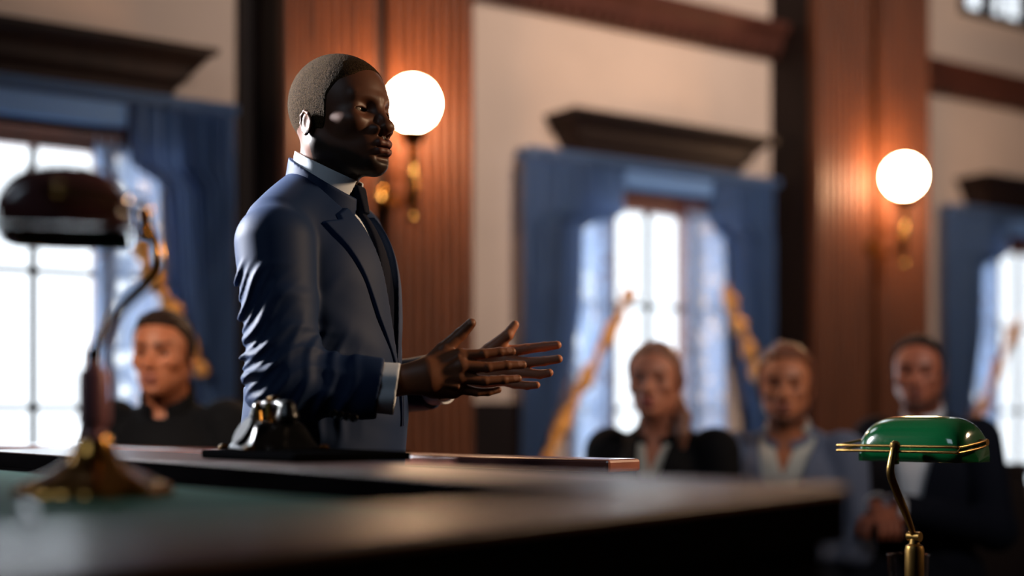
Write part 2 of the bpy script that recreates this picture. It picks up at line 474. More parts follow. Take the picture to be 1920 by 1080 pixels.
sconce(2.745, 'lit white globe wall lamp on the right-hand fluted pillar')

# ---------------------------------------------------------------- signed-distance sculpting
def V3(*a): return np.array(a, dtype=np.float32)
def ln(q): return np.sqrt((q * q).sum(-1))
def ell(P, c, r, R=None):
    q = P - V3(*c)
    if R is not None: q = q @ R
    r = V3(*r)
    k0 = ln(q / r); k1 = ln(q / (r * r))
    return k0 * (k0 - 1.0) / np.maximum(k1, 1e-6)
def cone(P, a, b, ra, rb, flat=None):
    a = V3(*a); b = V3(*b); ab = b - a
    q = P - a
    t = np.clip((q @ ab) / max(float(ab @ ab), 1e-12), 0, 1)
    w = q - t[:, None] * ab
    if flat is not None:          # (axis, factor): squash the section along an axis
        ax, k = flat; ax = V3(*ax); ax = ax / np.linalg.norm(ax)
        w = w + (w @ ax)[:, None] * ax * (1.0 / k - 1.0)
        return (ln(w) - (ra + (rb - ra) * t)) * min(k, 1.0)
    return ln(w) - (ra + (rb - ra) * t)
def smin(a, b, k):
    h = np.maximum(k - np.abs(a - b), 0) / k
    return np.minimum(a, b) - h * h * k * 0.25
def smax(a, b, k): return -smin(-a, -b, k)
def chain(P, pts, rs, k=0.004):
    d = None
    for i in range(len(pts) - 1):
        c = cone(P, pts[i], pts[i + 1], rs[i], rs[i + 1])
        d = c if d is None else smin(d, c, k)
    return d
def Rm(rz=0, ry=0, rx=0):
    return np.array(Matrix.Rotation(rz, 3, 'Z') @ Matrix.Rotation(ry, 3, 'Y') @ Matrix.Rotation(rx, 3, 'X'), dtype=np.float32)

def evalf(f, P):
    out = np.empty(len(P), np.float32); C = 400000
    for i in range(0, len(P), C): out[i:i + C] = f(P[i:i + C])
    return out
def surface(f, lo, hi, h):
    """sample f near its zero set on a block-sparse grid and extract quads (surface nets)"""
    B = 8
    lo = np.array(lo, np.float32); hi = np.array(hi, np.float32)
    nb = np.ceil((hi - lo) / (h * B)).astype(int) + 1
    ax = [(np.arange(n) * B + (B - 1) / 2.0) * h + lo[i] for i, n in enumerate(nb)]
    C = np.stack(np.meshgrid(*ax, indexing='ij'), -1).astype(np.float32)
    cv = evalf(f, C.reshape(-1, 3)).reshape(nb)
    act = np.abs(cv) < B * h * 0.87 * 1.45 + 3 * h
    V = np.repeat(np.repeat(np.repeat(np.sign(cv), B, 0), B, 1), B, 2).astype(np.float32) * h
    Vb = V.reshape(nb[0], B, nb[1], B, nb[2], B).transpose(0, 2, 4, 1, 3, 5)
    o = np.arange(B) * h
    off = np.stack(np.meshgrid(o, o, o, indexing='ij'), -1).reshape(-1, 3)
    base = (np.argwhere(act) * B * h + lo).astype(np.float32)
    P = (base[:, None, :] + off[None]).reshape(-1, 3).astype(np.float32)
    Vb[act] = evalf(f, P).reshape(-1, B, B, B)
    V = Vb.transpose(0, 3, 1, 4, 2, 5).reshape(nb[0] * B, nb[1] * B, nb[2] * B)
    I = V < 0
    s = np.zeros(np.array(V.shape) - 1, np.uint8)
    for dx in (0, 1):
        for dy in (0, 1):
            for dz in (0, 1):
                s += I[dx:V.shape[0] - 1 + dx, dy:V.shape[1] - 1 + dy, dz:V.shape[2] - 1 + dz]
    idx = np.argwhere((s > 0) & (s < 8))
    vid = np.full(s.shape, -1, np.int32); vid[tuple(idx.T)] = np.arange(len(idx))
    corners = [(a, b_, c) for a in (0, 1) for b_ in (0, 1) for c in (0, 1)]
    cvs = {c: V[idx[:, 0] + c[0], idx[:, 1] + c[1], idx[:, 2] + c[2]] for c in corners}
    acc = np.zeros((len(idx), 3)); cnt = np.zeros(len(idx))
    for c in corners:
        for axx in range(3):
            if c[axx]: continue
            d = list(c); d[axx] = 1; d = tuple(d)
            va, vb = cvs[c], cvs[d]
            m = (va < 0) != (vb < 0)
            t = np.where(m, va / np.where(m, va - vb, 1), 0)
            p = np.tile(np.array(c, float), (len(idx), 1)); p[:, axx] += t
            acc[m] += p[m]; cnt[m] += 1
    verts = lo + (idx + acc / cnt[:, None]) * h
    quads = []
    for axx in range(3):
        n = V.shape
        sl0 = [slice(1, n[0] - 1)] * 3; sl0 = [slice(1, n[q] - 1) for q in range(3)]
        sl1 = list(sl0); sl1[axx] = slice(2, n[axx])
        A = I[tuple(sl0)]; Bq = I[tuple(sl1)]
        e = np.argwhere(A != Bq) + 1
        if not len(e): continue
        u, w = [(1, 2), (2, 0), (0, 1)][axx]
        def vv(du, dw):
            q = e.copy(); q[:, u] -= du; q[:, w] -= dw
            return vid[q[:, 0], q[:, 1], q[:, 2]]
        Q = np.stack([vv(1, 1), vv(0, 1), vv(0, 0), vv(1, 0)], 1)
        flip = ~I[e[:, 0], e[:, 1], e[:, 2]]
        Q[flip] = Q[flip][:, ::-1]
        quads.append(Q)
    Q = np.concatenate(quads); Q = Q[(Q >= 0).all(1)]
    return verts.astype(np.float32), Q
def relax(v, q, it=1, lam=0.5):
    for _ in range(it):
        acc = np.zeros_like(v, dtype=np.float64); cnt = np.zeros(len(v))
        for i in range(4):
            j = (i + 1) % 4
            for a, b_ in ((i, j), (j, i)):
                for c in range(3): acc[:, c] += np.bincount(q[:, a], v[q[:, b_], c], len(v))
                cnt += np.bincount(q[:, a], minlength=len(v))
        v = v + lam * (acc / np.maximum(cnt, 1)[:, None] - v)
    return v
def biggest(v, q):
    lab = np.arange(len(v))
    for _ in range(400):
        m = lab[q].min(1); new = lab.copy()
        for i in range(4): np.minimum.at(new, q[:, i], m)
        new = new[new]; new = new[new]
        if (new == lab).all(): break
        lab = new
    ids, cn = np.unique(lab, return_counts=True)
    keep = lab == ids[cn.argmax()]
    idx = np.cumsum(keep) - 1
    return v[keep], idx[q[keep[q].all(1)]]
def npmesh(name, v, q, m, parent=None, col=None):
    me = bpy.data.meshes.new(name)
    nv, nq = len(v), len(q)
    me.vertices.add(nv); me.vertices.foreach_set('co', np.asarray(v, np.float32).ravel())
    me.loops.add(nq * 4); me.loops.foreach_set('vertex_index', np.asarray(q, np.int32).ravel())
    me.polygons.add(nq); me.polygons.foreach_set('loop_start', np.arange(0, nq * 4, 4, dtype=np.int32))
    me.update(calc_edges=True); me.validate()
    me.polygons.foreach_set('use_smooth', np.ones(nq, bool))
    if col is not None:
        a = me.attributes.new('Col', 'FLOAT_COLOR', 'POINT')
        a.data.foreach_set('color', np.concatenate([col, np.ones((nv, 1))], 1).astype(np.float32).ravel())
    me.materials.append(m if not isinstance(m, str) else M[m])
    o = bpy.data.objects.new(name, me); COL.objects.link(o)
    if parent: o.parent = parent
    return o
def ss(x, a, b_):
    t = np.clip((x - a) / (b_ - a), 0, 1); return t * t * (3 - 2 * t)

# ---------------------------------------------------------------- the head (x forward, y left, z up, origin at eye level)
def head_fields(h):
    nw = h.get('nose', 1.0); lip = h.get('lip', 1.0)
    def skull(P):
        A = P * V3(1, 0, 1); ay = np.abs(P[:, 1])
        S = P.copy(); S[:, 1] = ay
        d = ell(P, (-.016, 0, .027), (.097, .076, .091))
        d = smin(d, ell(P, (.024, 0, .026), (.062, .064, .064)), .03)
        d = smin(d, ell(P, (.028, 0, -.030), (.060, .058, .080)), .03)
        d = smin(d, cone(S, (-.012, .050, -.058), (.066, .014, -.098), .021, .019), .035)
        d = smin(d, ell(S, (.052, .043, -.024), (.030, .022, .019)), .02)
        d = smin(d, ell(P, (.069, 0, -.063), (.030, .033, .030)), .025)
        d = smin(d, ell(P, (.080, 0, -.100), (.0185, .021, .0160)), .018)
        d = smin(d, cone(S, (.0860, .004, .019), (.066, .043, .025), .0085, .0078), .012)
        return d
    def head(P):
        ay = np.abs(P[:, 1]); S = P.copy(); S[:, 1] = ay
        d = skull(P)
        # orbits, eyelids
        d = smax(d, -ell(S, (.090, .034, .000), (.0165, .0175, .0135)), .012)
        lid = ell(S, (.0620, .0345, -.001), (.0150, .0180, .0145))
        opening = ell(S, (.0780, .0362, -.0022), (.018, .0150, .0042))
        lid = smax(lid, -opening, .0015)
        d = smin(d, lid, .007)
        d = smax(d, -opening, .0012)
        # nose
        n = cone(P, (.080, 0, .012), (.1055, 0, -.030), .0075, .0105)
        n = smin(n, ell(P, (.1065, 0, -.034), (.0125, .0125 * nw, .0105)), .008)
        n = smin(n, ell(S, (.093, .0145 * nw, -.038), (.0125, .0080, .0085)), .006)
        n = smin(n, cone(P, (.090, 0, -.046), (.104, 0, -.043), .005, .005), .004)
        d = smin(d, n, .011)
        d = smax(d, -ell(S, (.098, .0078 * nw, -.0475), (.0065, .0042, .0050)), .003)
        # mouth
        up = chain(S, [(.1030, 0, -.0640), (.0985, .012, -.0630), (.0755, .0290, -.0695)], [.0064 * lip, .0066 * lip, .0022])
        lo = chain(S, [(.1010, 0, -.0785), (.0965, .012, -.0782), (.0750, .0285, -.0715)], [.0080 * lip, .0074 * lip, .0022])
        d = smin(d, up, .006); d = smin(d, lo, .006)
        d = smax(d, -ell(P, (.101, 0, -.0710), (.0185, .021, .0018)), .0018)
        d = smax(d, -ell(P, (.098, 0, -.0905), (.0070, .016, .0050)), .010)
        d = smax(d, -cone(P, (.1005, 0, -.050), (.1025, 0, -.058), .0022, .0026), .006)
        # ears
        R = Rm(0.35)
        E = ((S - V3(-.018, .075, -.023)) @ R) * V3(.80, 1, 1) / .72
        e = ell(E, (0, .006, 0), (.0185, .0058, .031))
        e = smax(e, -ell(E, (.004, .0135, .003), (.0115, .0085, .018)), .004)
        e = smin(e, chain(E, [(.012, .006, .004), (.010, .009, .022), (-.003, .0105, .031), (-.016, .0105, .022), (-.0185, .010, .002), (-.012, .009, -.018), (-.002, .008, -.028)], [.003, .0032, .0034, .0036, .0034, .0032, .0045]), .003)
        e = smin(e, ell(E, (.013, .003, -.006), (.004, .005, .007)), .004)
        d = smin(d, e * .72, .006)
        return d
    return skull, head
HAIRB = {   # lower boundary of the hair as a function of x
    'buzz': ([-.13, -.085, -.055, -.020, .010, .018, .026, .045, .066, .078, .1], [-.075, -.070, -.050, -.034, -.036, -.018, .024, .050, .062, .082, .12]),
    'short': ([-.13, -.085, -.055, -.020, .004, .012, .020, .050, .078, .1], [-.080, -.070, -.050, -.030, -.034, -.012, .030, .066, .078, .11]),
    'recede': ([-.13, -.085, -.055, -.020, .006, .014, .022, .034, .056, .1], [-.080, -.070, -.050, -.030, -.030, -.008, .035, .060, .084, .13]),
    'long': ([-.13, -.085, -.055, -.020, .002, .010, .018, .050, .074, .1], [-.095, -.085, -.060, -.035, -.030, .000, .035, .072, .084, .11]),
    'pulled': ([-.13, -.085, -.055, -.020, .008, .016, .030, .060, .080, .1], [-.080, -.065, -.040, -.010, -.020, .000, .045, .074, .090, .11]),
}
def head_colors(h, P):
    skin = np.array(s2l(h['skin'])); lipc = np.array(s2l(h['lipc'])); hairc = np.array(s2l(h['hair']))
    c = np.tile(skin, (len(P), 1))
    S = P.copy(); S[:, 1] = np.abs(S[:, 1])
    def blend(c, col, w): return c * (1 - w[:, None]) + col * w[:, None]
    # lips
    l = np.minimum(chain(S, [(.1030, 0, -.0640), (.0985, .012, -.0630), (.0755, .0290, -.0695)], [.0064, .0066, .0022]),
                   chain(S, [(.1010, 0, -.0785), (.0965, .012, -.0782), (.0750, .0285, -.0715)], [.0080, .0074, .0022]))
    c = blend(c, lipc, ss(-l, -.0022, .0002) * (P[:, 0] > .07))
    # eyebrows, then eye-socket shade
    bw = h.get('brow', 1.0)
    e = cone(S, (.088, .013, .0200), (.071, .047, .0265), .0050 * bw, .0038 * bw)
    c = blend(c, hairc, 0.85 * ss(-e, -.0025, .001) * (P[:, 0] > .05))
    if bw > 1: c = blend(c, skin * .35, .8 * ss(-ell(S, (.082, .032, -.001), (.016, .016, .008)), -.004, .002) * (P[:, 0] > .05))  # eye-socket shade painted into the skin of the seated faces
    # beard / stubble
    bd = h.get('beard', 0)
    if bd:
        xs = [-.02, .0, .02, .05, .08, .11]; zs = [-.030, -.045, -.062, -.070, -.088, -.088]
        z0 = np.interp(P[:, 0], xs, zs)
        w = ss(z0 - P[:, 2], -.004, .010) * (P[:, 2] > -.135) * (P[:, 0] > -.02)
        mou = cone(S, (.098, .0, -.0545), (.083, .028, -.066), .0045, .004)
        w = np.maximum(w, ss(-mou, -.003, .001) * (P[:, 0] > .07))
        w = w * (1 - ss(-l, -.001, .001))
        c = blend(c, hairc, bd * w)
    return c

def body_to_world(v, yaw):
    return v @ np.array(Matrix.Rotation(yaw, 3, 'Z'), np.float32).T

def make_person(p):
    yaw = p['yaw']; root = empty('person', (p['loc'][0], p['loc'][1], 0))
    dz = p.get('dz', 0.0)
    Rb = Rm(yaw)
    hc = V3(*p['head']); Rh = Rm(*p['head_rot'])   # head pose in body frame
    hs = p.get('head_scale', 1.0)
    skull, headf = head_fields(p)
    def toH(P): return ((P - hc) @ Rh) / hs
    def put(name, f, lo, hi, h, m, rl=1, colf=None, parent=root):
        v, q = surface(f, lo, hi, h)
        if name in ('shirt', 'lapel', 'collar', 'shirt_cuff'): v, q = biggest(v, q)
        if rl: v = relax(v, q, rl)
        col = colf(v) if colf else None
        return npmesh(name, body_to_world(v, yaw), q, m, parent, col)
    D = V3(0, 0, dz)
    # torso volume
    tw = p.get('tw', 1.0)
    lean = p.get('lean', 0.0)
    def tor(P):
        Q = P - D
        if lean:
            Q = Q.copy(); Q[:, 0] = Q[:, 0] - (Q[:, 2] - 0.95) * lean
        Q = Q * V3(1, 1 / tw, 1)
        d = ell(Q, (.010, 0, 1.29), (.131, .170, .20))
        d = smin(d, ell(Q, (-.035, 0, 1.33), (.095, .165, .16)), .05)
        S = Q.copy(); S[:, 1] = np.abs(S[:, 1])
        d = smin(d, cone(S, (-.028, .0, 1.430), (-.020, .150, 1.400), .070, .054), .05)
        d = smin(d, cone(S, (-.018, .035, 1.475), (-.02, .14, 1.415), .050, .046), .03)
        d = smin(d, ell(Q, (.022, 0, 1.07), (.134, .160, .24)), .06)
        return d
    global speaker_torso
    if p.get('folds'): speaker_torso = tor
    def skirt(P):
        Q = (P - D) * V3(1, 1 / tw, 1)
        t = np.clip((1.10 - Q[:, 2]) / .35, 0, 1)
        rx = .138 + .020 * t; ry = .165 + .028 * t
        k = np.sqrt(((Q[:, 0] - .004 + .030 * t) / rx) ** 2 + (Q[:, 1] / ry) ** 2)
        d = (k - 1) * np.minimum(rx, ry)
        return np.maximum(np.maximum(d, .80 - Q[:, 2]), Q[:, 2] - 1.12)
    arms = p['arms']      # {side: (shoulder, elbow, wrist)} body frame
    rs = p.get('sleeve_r', (.080, .066, .062, .050))
    seated = p.get('seated', False)
    def sleeve(P, side, cut=True):
        S_, E_, W_ = arms[side]
        u = cone(P, S_, E_, rs[0], rs[1]); fo = cone(P, E_, W_, rs[2], rs[3], p.get('cuff_flat') if side == 'R' else None)
        if cut:
            ax = V3(*W_) - V3(*E_); L_ = float(np.linalg.norm(ax)); ax = ax / L_
            tilt = V3(*p.get('cuff_tilt', (0, 0, 0)))
            n = ax + tilt; n = n / np.linalg.norm(n)
            fo = np.maximum(fo, (P - V3(*W_)) @ n - 0.0)
        return u, fo
    def folds(P, d):
        if not p.get('folds'): return d
        a = P[:, 0] * math.cos(yaw) - P[:, 1] * math.sin(yaw)     # across the picture
        z = P[:, 2]
        S_, E_, W_ = [V3(*q) for q in arms['R']]
        near = ss(.13 - np.abs(cone(P, S_, E_, .02, .02)), 0, .06) * (P[:, 1] < -.05)
        t = np.clip((S_[2] - z) / (S_[2] - E_[2]), -.2, 1.3)
        c = a + .13                                               # 0 at the back edge of the sleeve
        lw = .055 * np.sin(z * 31 + 1.3) * .25 + .012 * np.sin(a * 45 + z * 20)
        ph = (z - .95 * c + 2.2 * c * np.abs(c) + lw) / .052
        w = (0.5 + 0.5 * np.cos(2 * math.pi * ph)) ** 3.0
        ph2 = (z - 1.3 * c + lw * .7) / .031 + .3
        w2 = (0.5 + 0.5 * np.cos(2 * math.pi * ph2)) ** 3
        back = ss(.17 - c, 0, .16)
        m = near * ss(t, .10, .32) * (1 - ss(t, 1.08, 1.25)) * (0.25 + 0.75 * back)
        d = d - m * (.0070 * w + .0050 * w2 * back) + m * .003
        # elbow crushes on the forearm
        fo = ss(.12 - np.abs(cone(P, E_, W_, .02, .02)), 0, .06)
        u = ((P - E_) @ (W_ - E_)) / float((W_ - E_) @ (W_ - E_))
        w3 = (0.5 + 0.5 * np.cos(2 * math.pi * (u * 4.2 - (z - E_[2]) * 6 + .15 * np.sin(z * 60)))) ** 2
        d = d - fo * ss(u, .0, .15) * (1 - ss(u, .55, .95)) * .0038 * w3
        # drag lines on the jacket body
        w4 = (0.5 + 0.5 * np.cos(2 * math.pi * ((z + 0.9 * P[:, 0]) / .11))) ** 2
        d = d - .0022 * w4 * ss(P[:, 0], -.02, .08) * (1 - ss(z, 1.25, 1.36))
        return d
    vz = p.get('vz', 1.17); vs = p.get('vs', .23)
    def wedge(P):       # positive inside the V opening
        z = P[:, 2] - dz
        w = (z - vz) * vs
        return np.minimum(w - np.abs(P[:, 1] - p.get('vy', 0)), P[:, 0] - .01)
    neck_a = V3(*p['neck'][0]); neck_b = V3(*p['neck'][1])
    def neckd(P, off=0): return cone(P, neck_a, neck_b, .056 * hs + off, .060 * hs + off)
    def jacket(P):
        d = smin(tor(P), skirt(P), .04) if not seated else tor(P)
        for side in arms:
            u, fo = sleeve(P, side)
            a = smin(u, fo, .035)
            d = smin(d, a, .012) if side == 'L' or True else d
        d = folds(P, d)
        d = smax(d, wedge(P), .004)
        # neck hole
        d = smax(d, -neckd(P, .010), .004)
        return d
    def lapel(P):
        Q = P - D
        t0 = smin(tor(P), skirt(P), .04) if not seated else tor(P)
        d = np.maximum(t0 - .0060, -(t0 + .005))
        ay = np.abs(Q[:, 1] - p.get('vy', 0)); z = Q[:, 2]
        inner = (z - vz) * vs
        outer = np.interp(z, [vz - .01, vz + .08, 1.417, 1.424, 1.48, 1.52], [.006, .058, .128, .094, .086, .086])
        d = np.maximum(d, inner - ay); d = np.maximum(d, (ay - outer) * .8)
        d = np.maximum(d, .015 - Q[:, 0]); d = np.maximum(d, z - 1.52)
        gorge = np.abs((z - 1.437) + (ay - .09) * .55) - .0016    # seam between collar and lapel
        d = np.maximum(d, -np.maximum(gorge, -(ay - .055)))
        return smax(d, -neckd(P, .010), .003)
    def collar(P):
        nd = neckd(P, 0)
        d = np.abs(nd - .0155) - .0042
        q = P - D
        x = q[:, 0] - neck_b[0]
        top = 1.555 - .62 * (x + .06) + p.get('coll', 0.0)
        d = np.maximum(d, (q[:, 2] - top) * .85)
        d = np.maximum(d, (1.42 - q[:, 2]))
        d = np.maximum(d, (np.abs(q[:, 1]) < .02 + 0 * x) * (x - .02) + (np.abs(q[:, 1]) >= .02) * -1.0)
        return d
    def shirt(P):
        d = tor(P) + .012
        Q = P - D
        d = smax(d, Q[:, 2] - 1.50, .01)
        nd = neckd(P, 0)
        x = Q[:, 0] - neck_b[0]
        c = np.abs(nd - .0070) - .0034
        top = 1.572 - .50 * (x + .06) + p.get('coll', 0.0)
        c = np.maximum(c, (Q[:, 2] - top) * .85); c = np.maximum(c, 1.44 - Q[:, 2])
        gap = p.get('open_collar', .012)
        c = np.maximum(c, np.where((x > .02), gap + (top - Q[:, 2]) * .5 - np.abs(Q[:, 1]), -1.0))
        d = np.maximum(d, -neckd(P, .0025)) if gap > .015 else d
        if gap > .015:   # open neck: bare V
            d = np.maximum(d, np.minimum((Q[:, 2] - 1.36) * .35 - np.abs(Q[:, 1]), P[:, 0] - .02))
        return smin(d, c, .004)
    hN = p.get('res_head', .0017)
    def bodyf(P):
        d = headf(toH(P)) * hs
        n = neckd(P)
        d = smin(d, n, .022)
        # sternomastoid
        S = P.copy(); S[:, 1] = np.abs(S[:, 1])
        d = smin(d, cone(S, hc + V3(-.012, .055, -.06), neck_b + V3(.055, .012, .0), .012, .010), .014)
        t = tor(P) + .02
        return smin(d, t, .03)
    skinc = np.array(s2l(p['skin']))
    def bodycol(v):
        c = head_colors(p, toH(v))
        return c
    z0 = float(hc[2])
    parts = []
    v, q = surface(bodyf, hc + V3(-.20, -.15, -.33), hc + V3(.17, .15, .14), hN)
    v = relax(v, q, 1, .35)
    parts.append((v, q, bodycol(v)))
    # hands
    for hf, lo, hi, h in p['hands']:
        v2, q2 = surface(hf, lo, hi, h); v2 = relax(v2, q2, 1, .4)
        c2 = p['handcol'](v2) if 'handcol' in p else np.tile(skinc, (len(v2), 1))
        parts.append((v2, q2, c2))
    # arms, trunk and legs under the clothes
    hip = p['hip']; legs = p['legs']
    def core(P):
        d = tor(P) + .035
        for side in arms:
            S_, E_, W_ = arms[side]
            d = smin(d, cone(P, S_, E_, .048, .040), .03); d = smin(d, cone(P, E_, W_, .040, .028), .02)
        for L_ in legs: d = smin(d, chain(P, L_[:3], [.070, .050, .036], .02), .03)
        return d
    allp = np.array([x for L_ in legs for x in L_] + [x for a in arms.values() for x in a])
    blo = np.minimum(allp.min(0), [-.2, -.25, .0]) - .12; bhi = np.maximum(allp.max(0), [.2, .25, hc[2] - .1]) + .12
    v3, q3 = surface(core, blo, bhi, .010)
    parts.append((v3, q3, np.tile(skinc, (len(v3), 1))))
    o = 0; vs_, qs_, cs_ = [], [], []
    for a, b_, c in parts:
        vs_.append(a); qs_.append(b_ + o); cs_.append(c); o += len(a)
    body = npmesh('body', body_to_world(np.concatenate(vs_), yaw), np.concatenate(qs_), p['skin_mat'], root, np.concatenate(cs_))
    # eyes
    for sg in (-1, 1):
        me = MB().lathe([(max(1e-4, .0128 * math.sin(math.pi * k / 16)), -.0128 * math.cos(math.pi * k / 16)) for k in range(17)], 20)
        ev = np.array(me.v, np.float32)
        rot = Rm(p.get('gaze', 0.0)) @ np.array([[0, 0, 1], [0, 1, 0], [-1, 0, 0]], np.float32)   # pole forward
        ev2 = ev @ rot.T
        r_ = np.arccos(np.clip(ev[:, 2] / .0128, -1, 1))
        col = np.where(r_[:, None] < .22, [[.004, .004, .004]], np.where(r_[:, None] < .50, [list(s2l(p.get('iris', (50, 30, 20))))], [[.34, .30, .27]]))
        w = (ev2 * .94 + V3(.0612, sg * .0345, -.001)) * hs
        w = w @ Rh.T + hc
        me.v = [tuple(x) for x in body_to_world(w, yaw)]
        eo = me.build('eye', 'eye', root, smooth=True)
        a = eo.data.attributes.new('Col', 'FLOAT_COLOR', 'POINT')
        a.data.foreach_set('color', np.concatenate([col, np.ones((len(col), 1))], 1).astype(np.float32).ravel())
    # hair
    hb = HAIRB[p['style']]; th = p.get('hair_t', .003)
    def hair(P):
        H = toH(P)
        region = np.interp(H[:, 0], hb[0], hb[1]) - H[:, 2]
        t = th * ss(-region, -.002, .02 if th > .004 else .006) + .0004
        if p['style'] == 'long': t = t + .012 * ss(H[:, 2], .05, .10) * (1 - .6 * ss(np.abs(H[:, 1] + .02), .0, .02)) + .004 * (1 - ss(H[:, 0], -.02, .05))
        if p['style'] == 'short': t = t + .009 * ss(H[:, 2], .06, .11) * ss(H[:, 0], -.02, .06)
        n = np.sin(H[:, 0] * 900 + 3 * np.sin(H[:, 2] * 700)) * np.sin(H[:, 1] * 800 + 2 * np.sin(H[:, 0] * 500)) * np.sin(H[:, 2] * 850)
        if th <= .004: t = t + .0007 * n
        else: t = t + .0016 * np.sin(H[:, 1] * 260 + H[:, 0] * 60 + 2 * np.sin(H[:, 2] * 40))
        d = skull(H) - t
        d = smax(d, region, .003)
        if 'bun' in p: d = smin(d, ell(H, *p['bun']), .012)
        if 'tail' in p: d = smin(d, chain(H, p['tail'], [.028, .030, .022, .012], .01), .02)
        return d * hs
    put('hair', hair, hc + V3(-.19, -.15, -.30), hc + V3(.15, .15, .16), p.get('res_hair', .0022), p['hair_mat'], 0)
    # clothes
    hj = p.get('res_cloth', .0035)
    pts = np.array([x for a in arms.values() for x in a])
    jlo = np.minimum(pts.min(0) - .10, [-.22, -.24, dz + .76]); jhi = np.maximum(pts.max(0) + .10, [.19, .24, dz + 1.56])
    jlo[2] = max(jlo[2], 0.3)
    jk = put(p.get('top_name', 'jacket'), jacket, jlo, jhi, hj, p['jacket_mat'], 2)
    if p.get('lapels', True):
        for sg in (-1, 1):
            put('lapel', lambda P, sg=sg: np.maximum(lapel(P), .001 - sg * P[:, 1]), (-.0, -.2, dz + 1.05), (.20, .2, dz + 1.56), min(hj * .6, .0028), p['jacket_mat'], 2, parent=jk)
    put('collar', collar, (-.16, -.12, dz + 1.40), (.10, .12, dz + 1.66), min(hj, .0028), p['jacket_mat'], 1, parent=jk)
    if p.get('shirt_mat'):
        put('shirt', shirt, (-.17, -.20, dz + .95), (.18, .20, dz + 1.66), min(hj, .003), p['shirt_mat'], 1)
    # shirt cuffs
    for side in arms:
        if side not in p.get('cuffs', ()): continue
        S_, E_, W_ = [V3(*q) for q in arms[side]]
        ax = (W_ - E_) / np.linalg.norm(W_ - E_)
        tilt = V3(*p.get('cuff_tilt', (0, 0, 0))); n = ax + tilt; n /= np.linalg.norm(n)
        rc = p.get('cuff_r', .042); lc = p.get('cuff_l', .026)
        def cuff(P):
            r0 = cone(P, W_ - ax * .06, W_ + ax * .10, rc - .003, rc + .001, p.get('cuff_flat') if side == 'R' else None)
            wv = .0015 * np.sin((P[:, 2] * 170)) + .0012 * np.sin(P[:, 2] * 60 + P[:, 1] * 40)
            d = np.abs(r0 + wv) - .0027
            k = (P - W_) @ n
            return np.maximum(d, np.maximum(k - lc, -k - .04))
        put('shirt_cuff', cuff, W_ - .12, W_ + .12, .0024, p['shirt_mat'], 1)
    # trousers and shoes
    def trousers(P):
        d = chain(P, legs[0][:3], [.098, .072, .058], .03)
        d = smin(d, chain(P, legs[1][:3], [.098, .072, .058], .03), .02)
        d = smin(d, ell(P, hip, (.125, .165, .13)), .05)
        for L_ in legs: d = np.maximum(d, 0.07 - P[:, 2])
        return d
    put('trousers', trousers, np.minimum(blo, -.3), bhi, .008, p['trouser_mat'], 1)
    for L_ in legs:
        a, t = V3(*L_[2]), V3(*L_[3])
        def shoe(P):
            d = cone(P, (a[0] - .02, a[1], .045), (t[0], t[1], .036), .044, .036)
            d = smin(d, cone(P, a, (a[0], a[1], .06), .045, .045), .03)
            d = np.maximum(d, P[:, 2] - .11)
            return np.maximum(d, .002 - P[:, 2])
        put('shoe', shoe, (min(a[0], t[0]) - .12, min(a[1], t[1]) - .1, -.02), (max(a[0], t[0]) + .12, max(a[1], t[1]) + .1, .16), .006, 'shoe', 1)
    return root, jk

M['shoe'] = mat('black_shoe', (16, 14, 14), 0.3, noise=(20, 0.1))
M['eye'] = mat('eyeball', (220, 214, 206), 0.2, coat=0.1, spec=0.3, attr=True)
M['skin_dark'] = mat('deep_brown_skin', (92, 58, 40), 0.48, spec=0.38, attr=True, sss=0.08, bump=(700, 0.12, 0.0006))
M['skin_fair'] = mat('fair_skin', (196, 130, 100), 0.5, attr=True, sss=0.08)
M['hair_black'] = mat('cropped_black_hair', (60, 45, 29), 0.85, spec=0.06, noise=(420, 0.75), bump=(600, 1.0, 0.003))
M['hair_brown'] = mat('short_brown_hair', (42, 26, 19), 0.6, spec=0.15, noise=(80, 0.3), stretch=(1, 3, 1))
M['hair_auburn'] = mat('auburn_hair', (112, 60, 32), 0.45, noise=(70, 0.35), stretch=(3, 1, 1))
M['hair_red'] = mat('pulled_back_auburn_hair', (126, 84, 66), 0.45, noise=(90, 0.3), stretch=(1, 3, 1))
M['hair_dark'] = mat('short_dark_hair', (26, 17, 15), 0.6, spec=0.15, noise=(80, 0.3))
M['navy'] = mat('navy_suit_wool', (26, 46, 80), 0.6, spec=0.18, sheen=0.0, bump=(1500, 0.25, 0.0005), noise=(900, 0.06))
M['greyblue'] = mat('grey_blue_jacket_wool', (106, 116, 140), 0.75, spec=0.12, bump=(900, 0.3, 0.0006), noise=(300, 0.12))
M['blackwool'] = mat('black_jacket_wool', (15, 16, 20), 0.8, spec=0.12, noise=(300, 0.1))
M['darknavy'] = mat('dark_navy_wool', (18, 22, 34), 0.8, spec=0.12, noise=(300, 0.1))
M['white'] = mat('white_shirt_cotton', (222, 230, 240), 0.8, noise=(40, 0.04), bump=(500, 0.2, 0.0005))
M['cream'] = mat('cream_shirt_cotton', (200, 200, 192), 0.8, noise=(40, 0.04))
M['tie'] = mat('dark_navy_silk_tie', (13, 19, 36), 0.75, spec=0.08, noise=(300, 0.2))

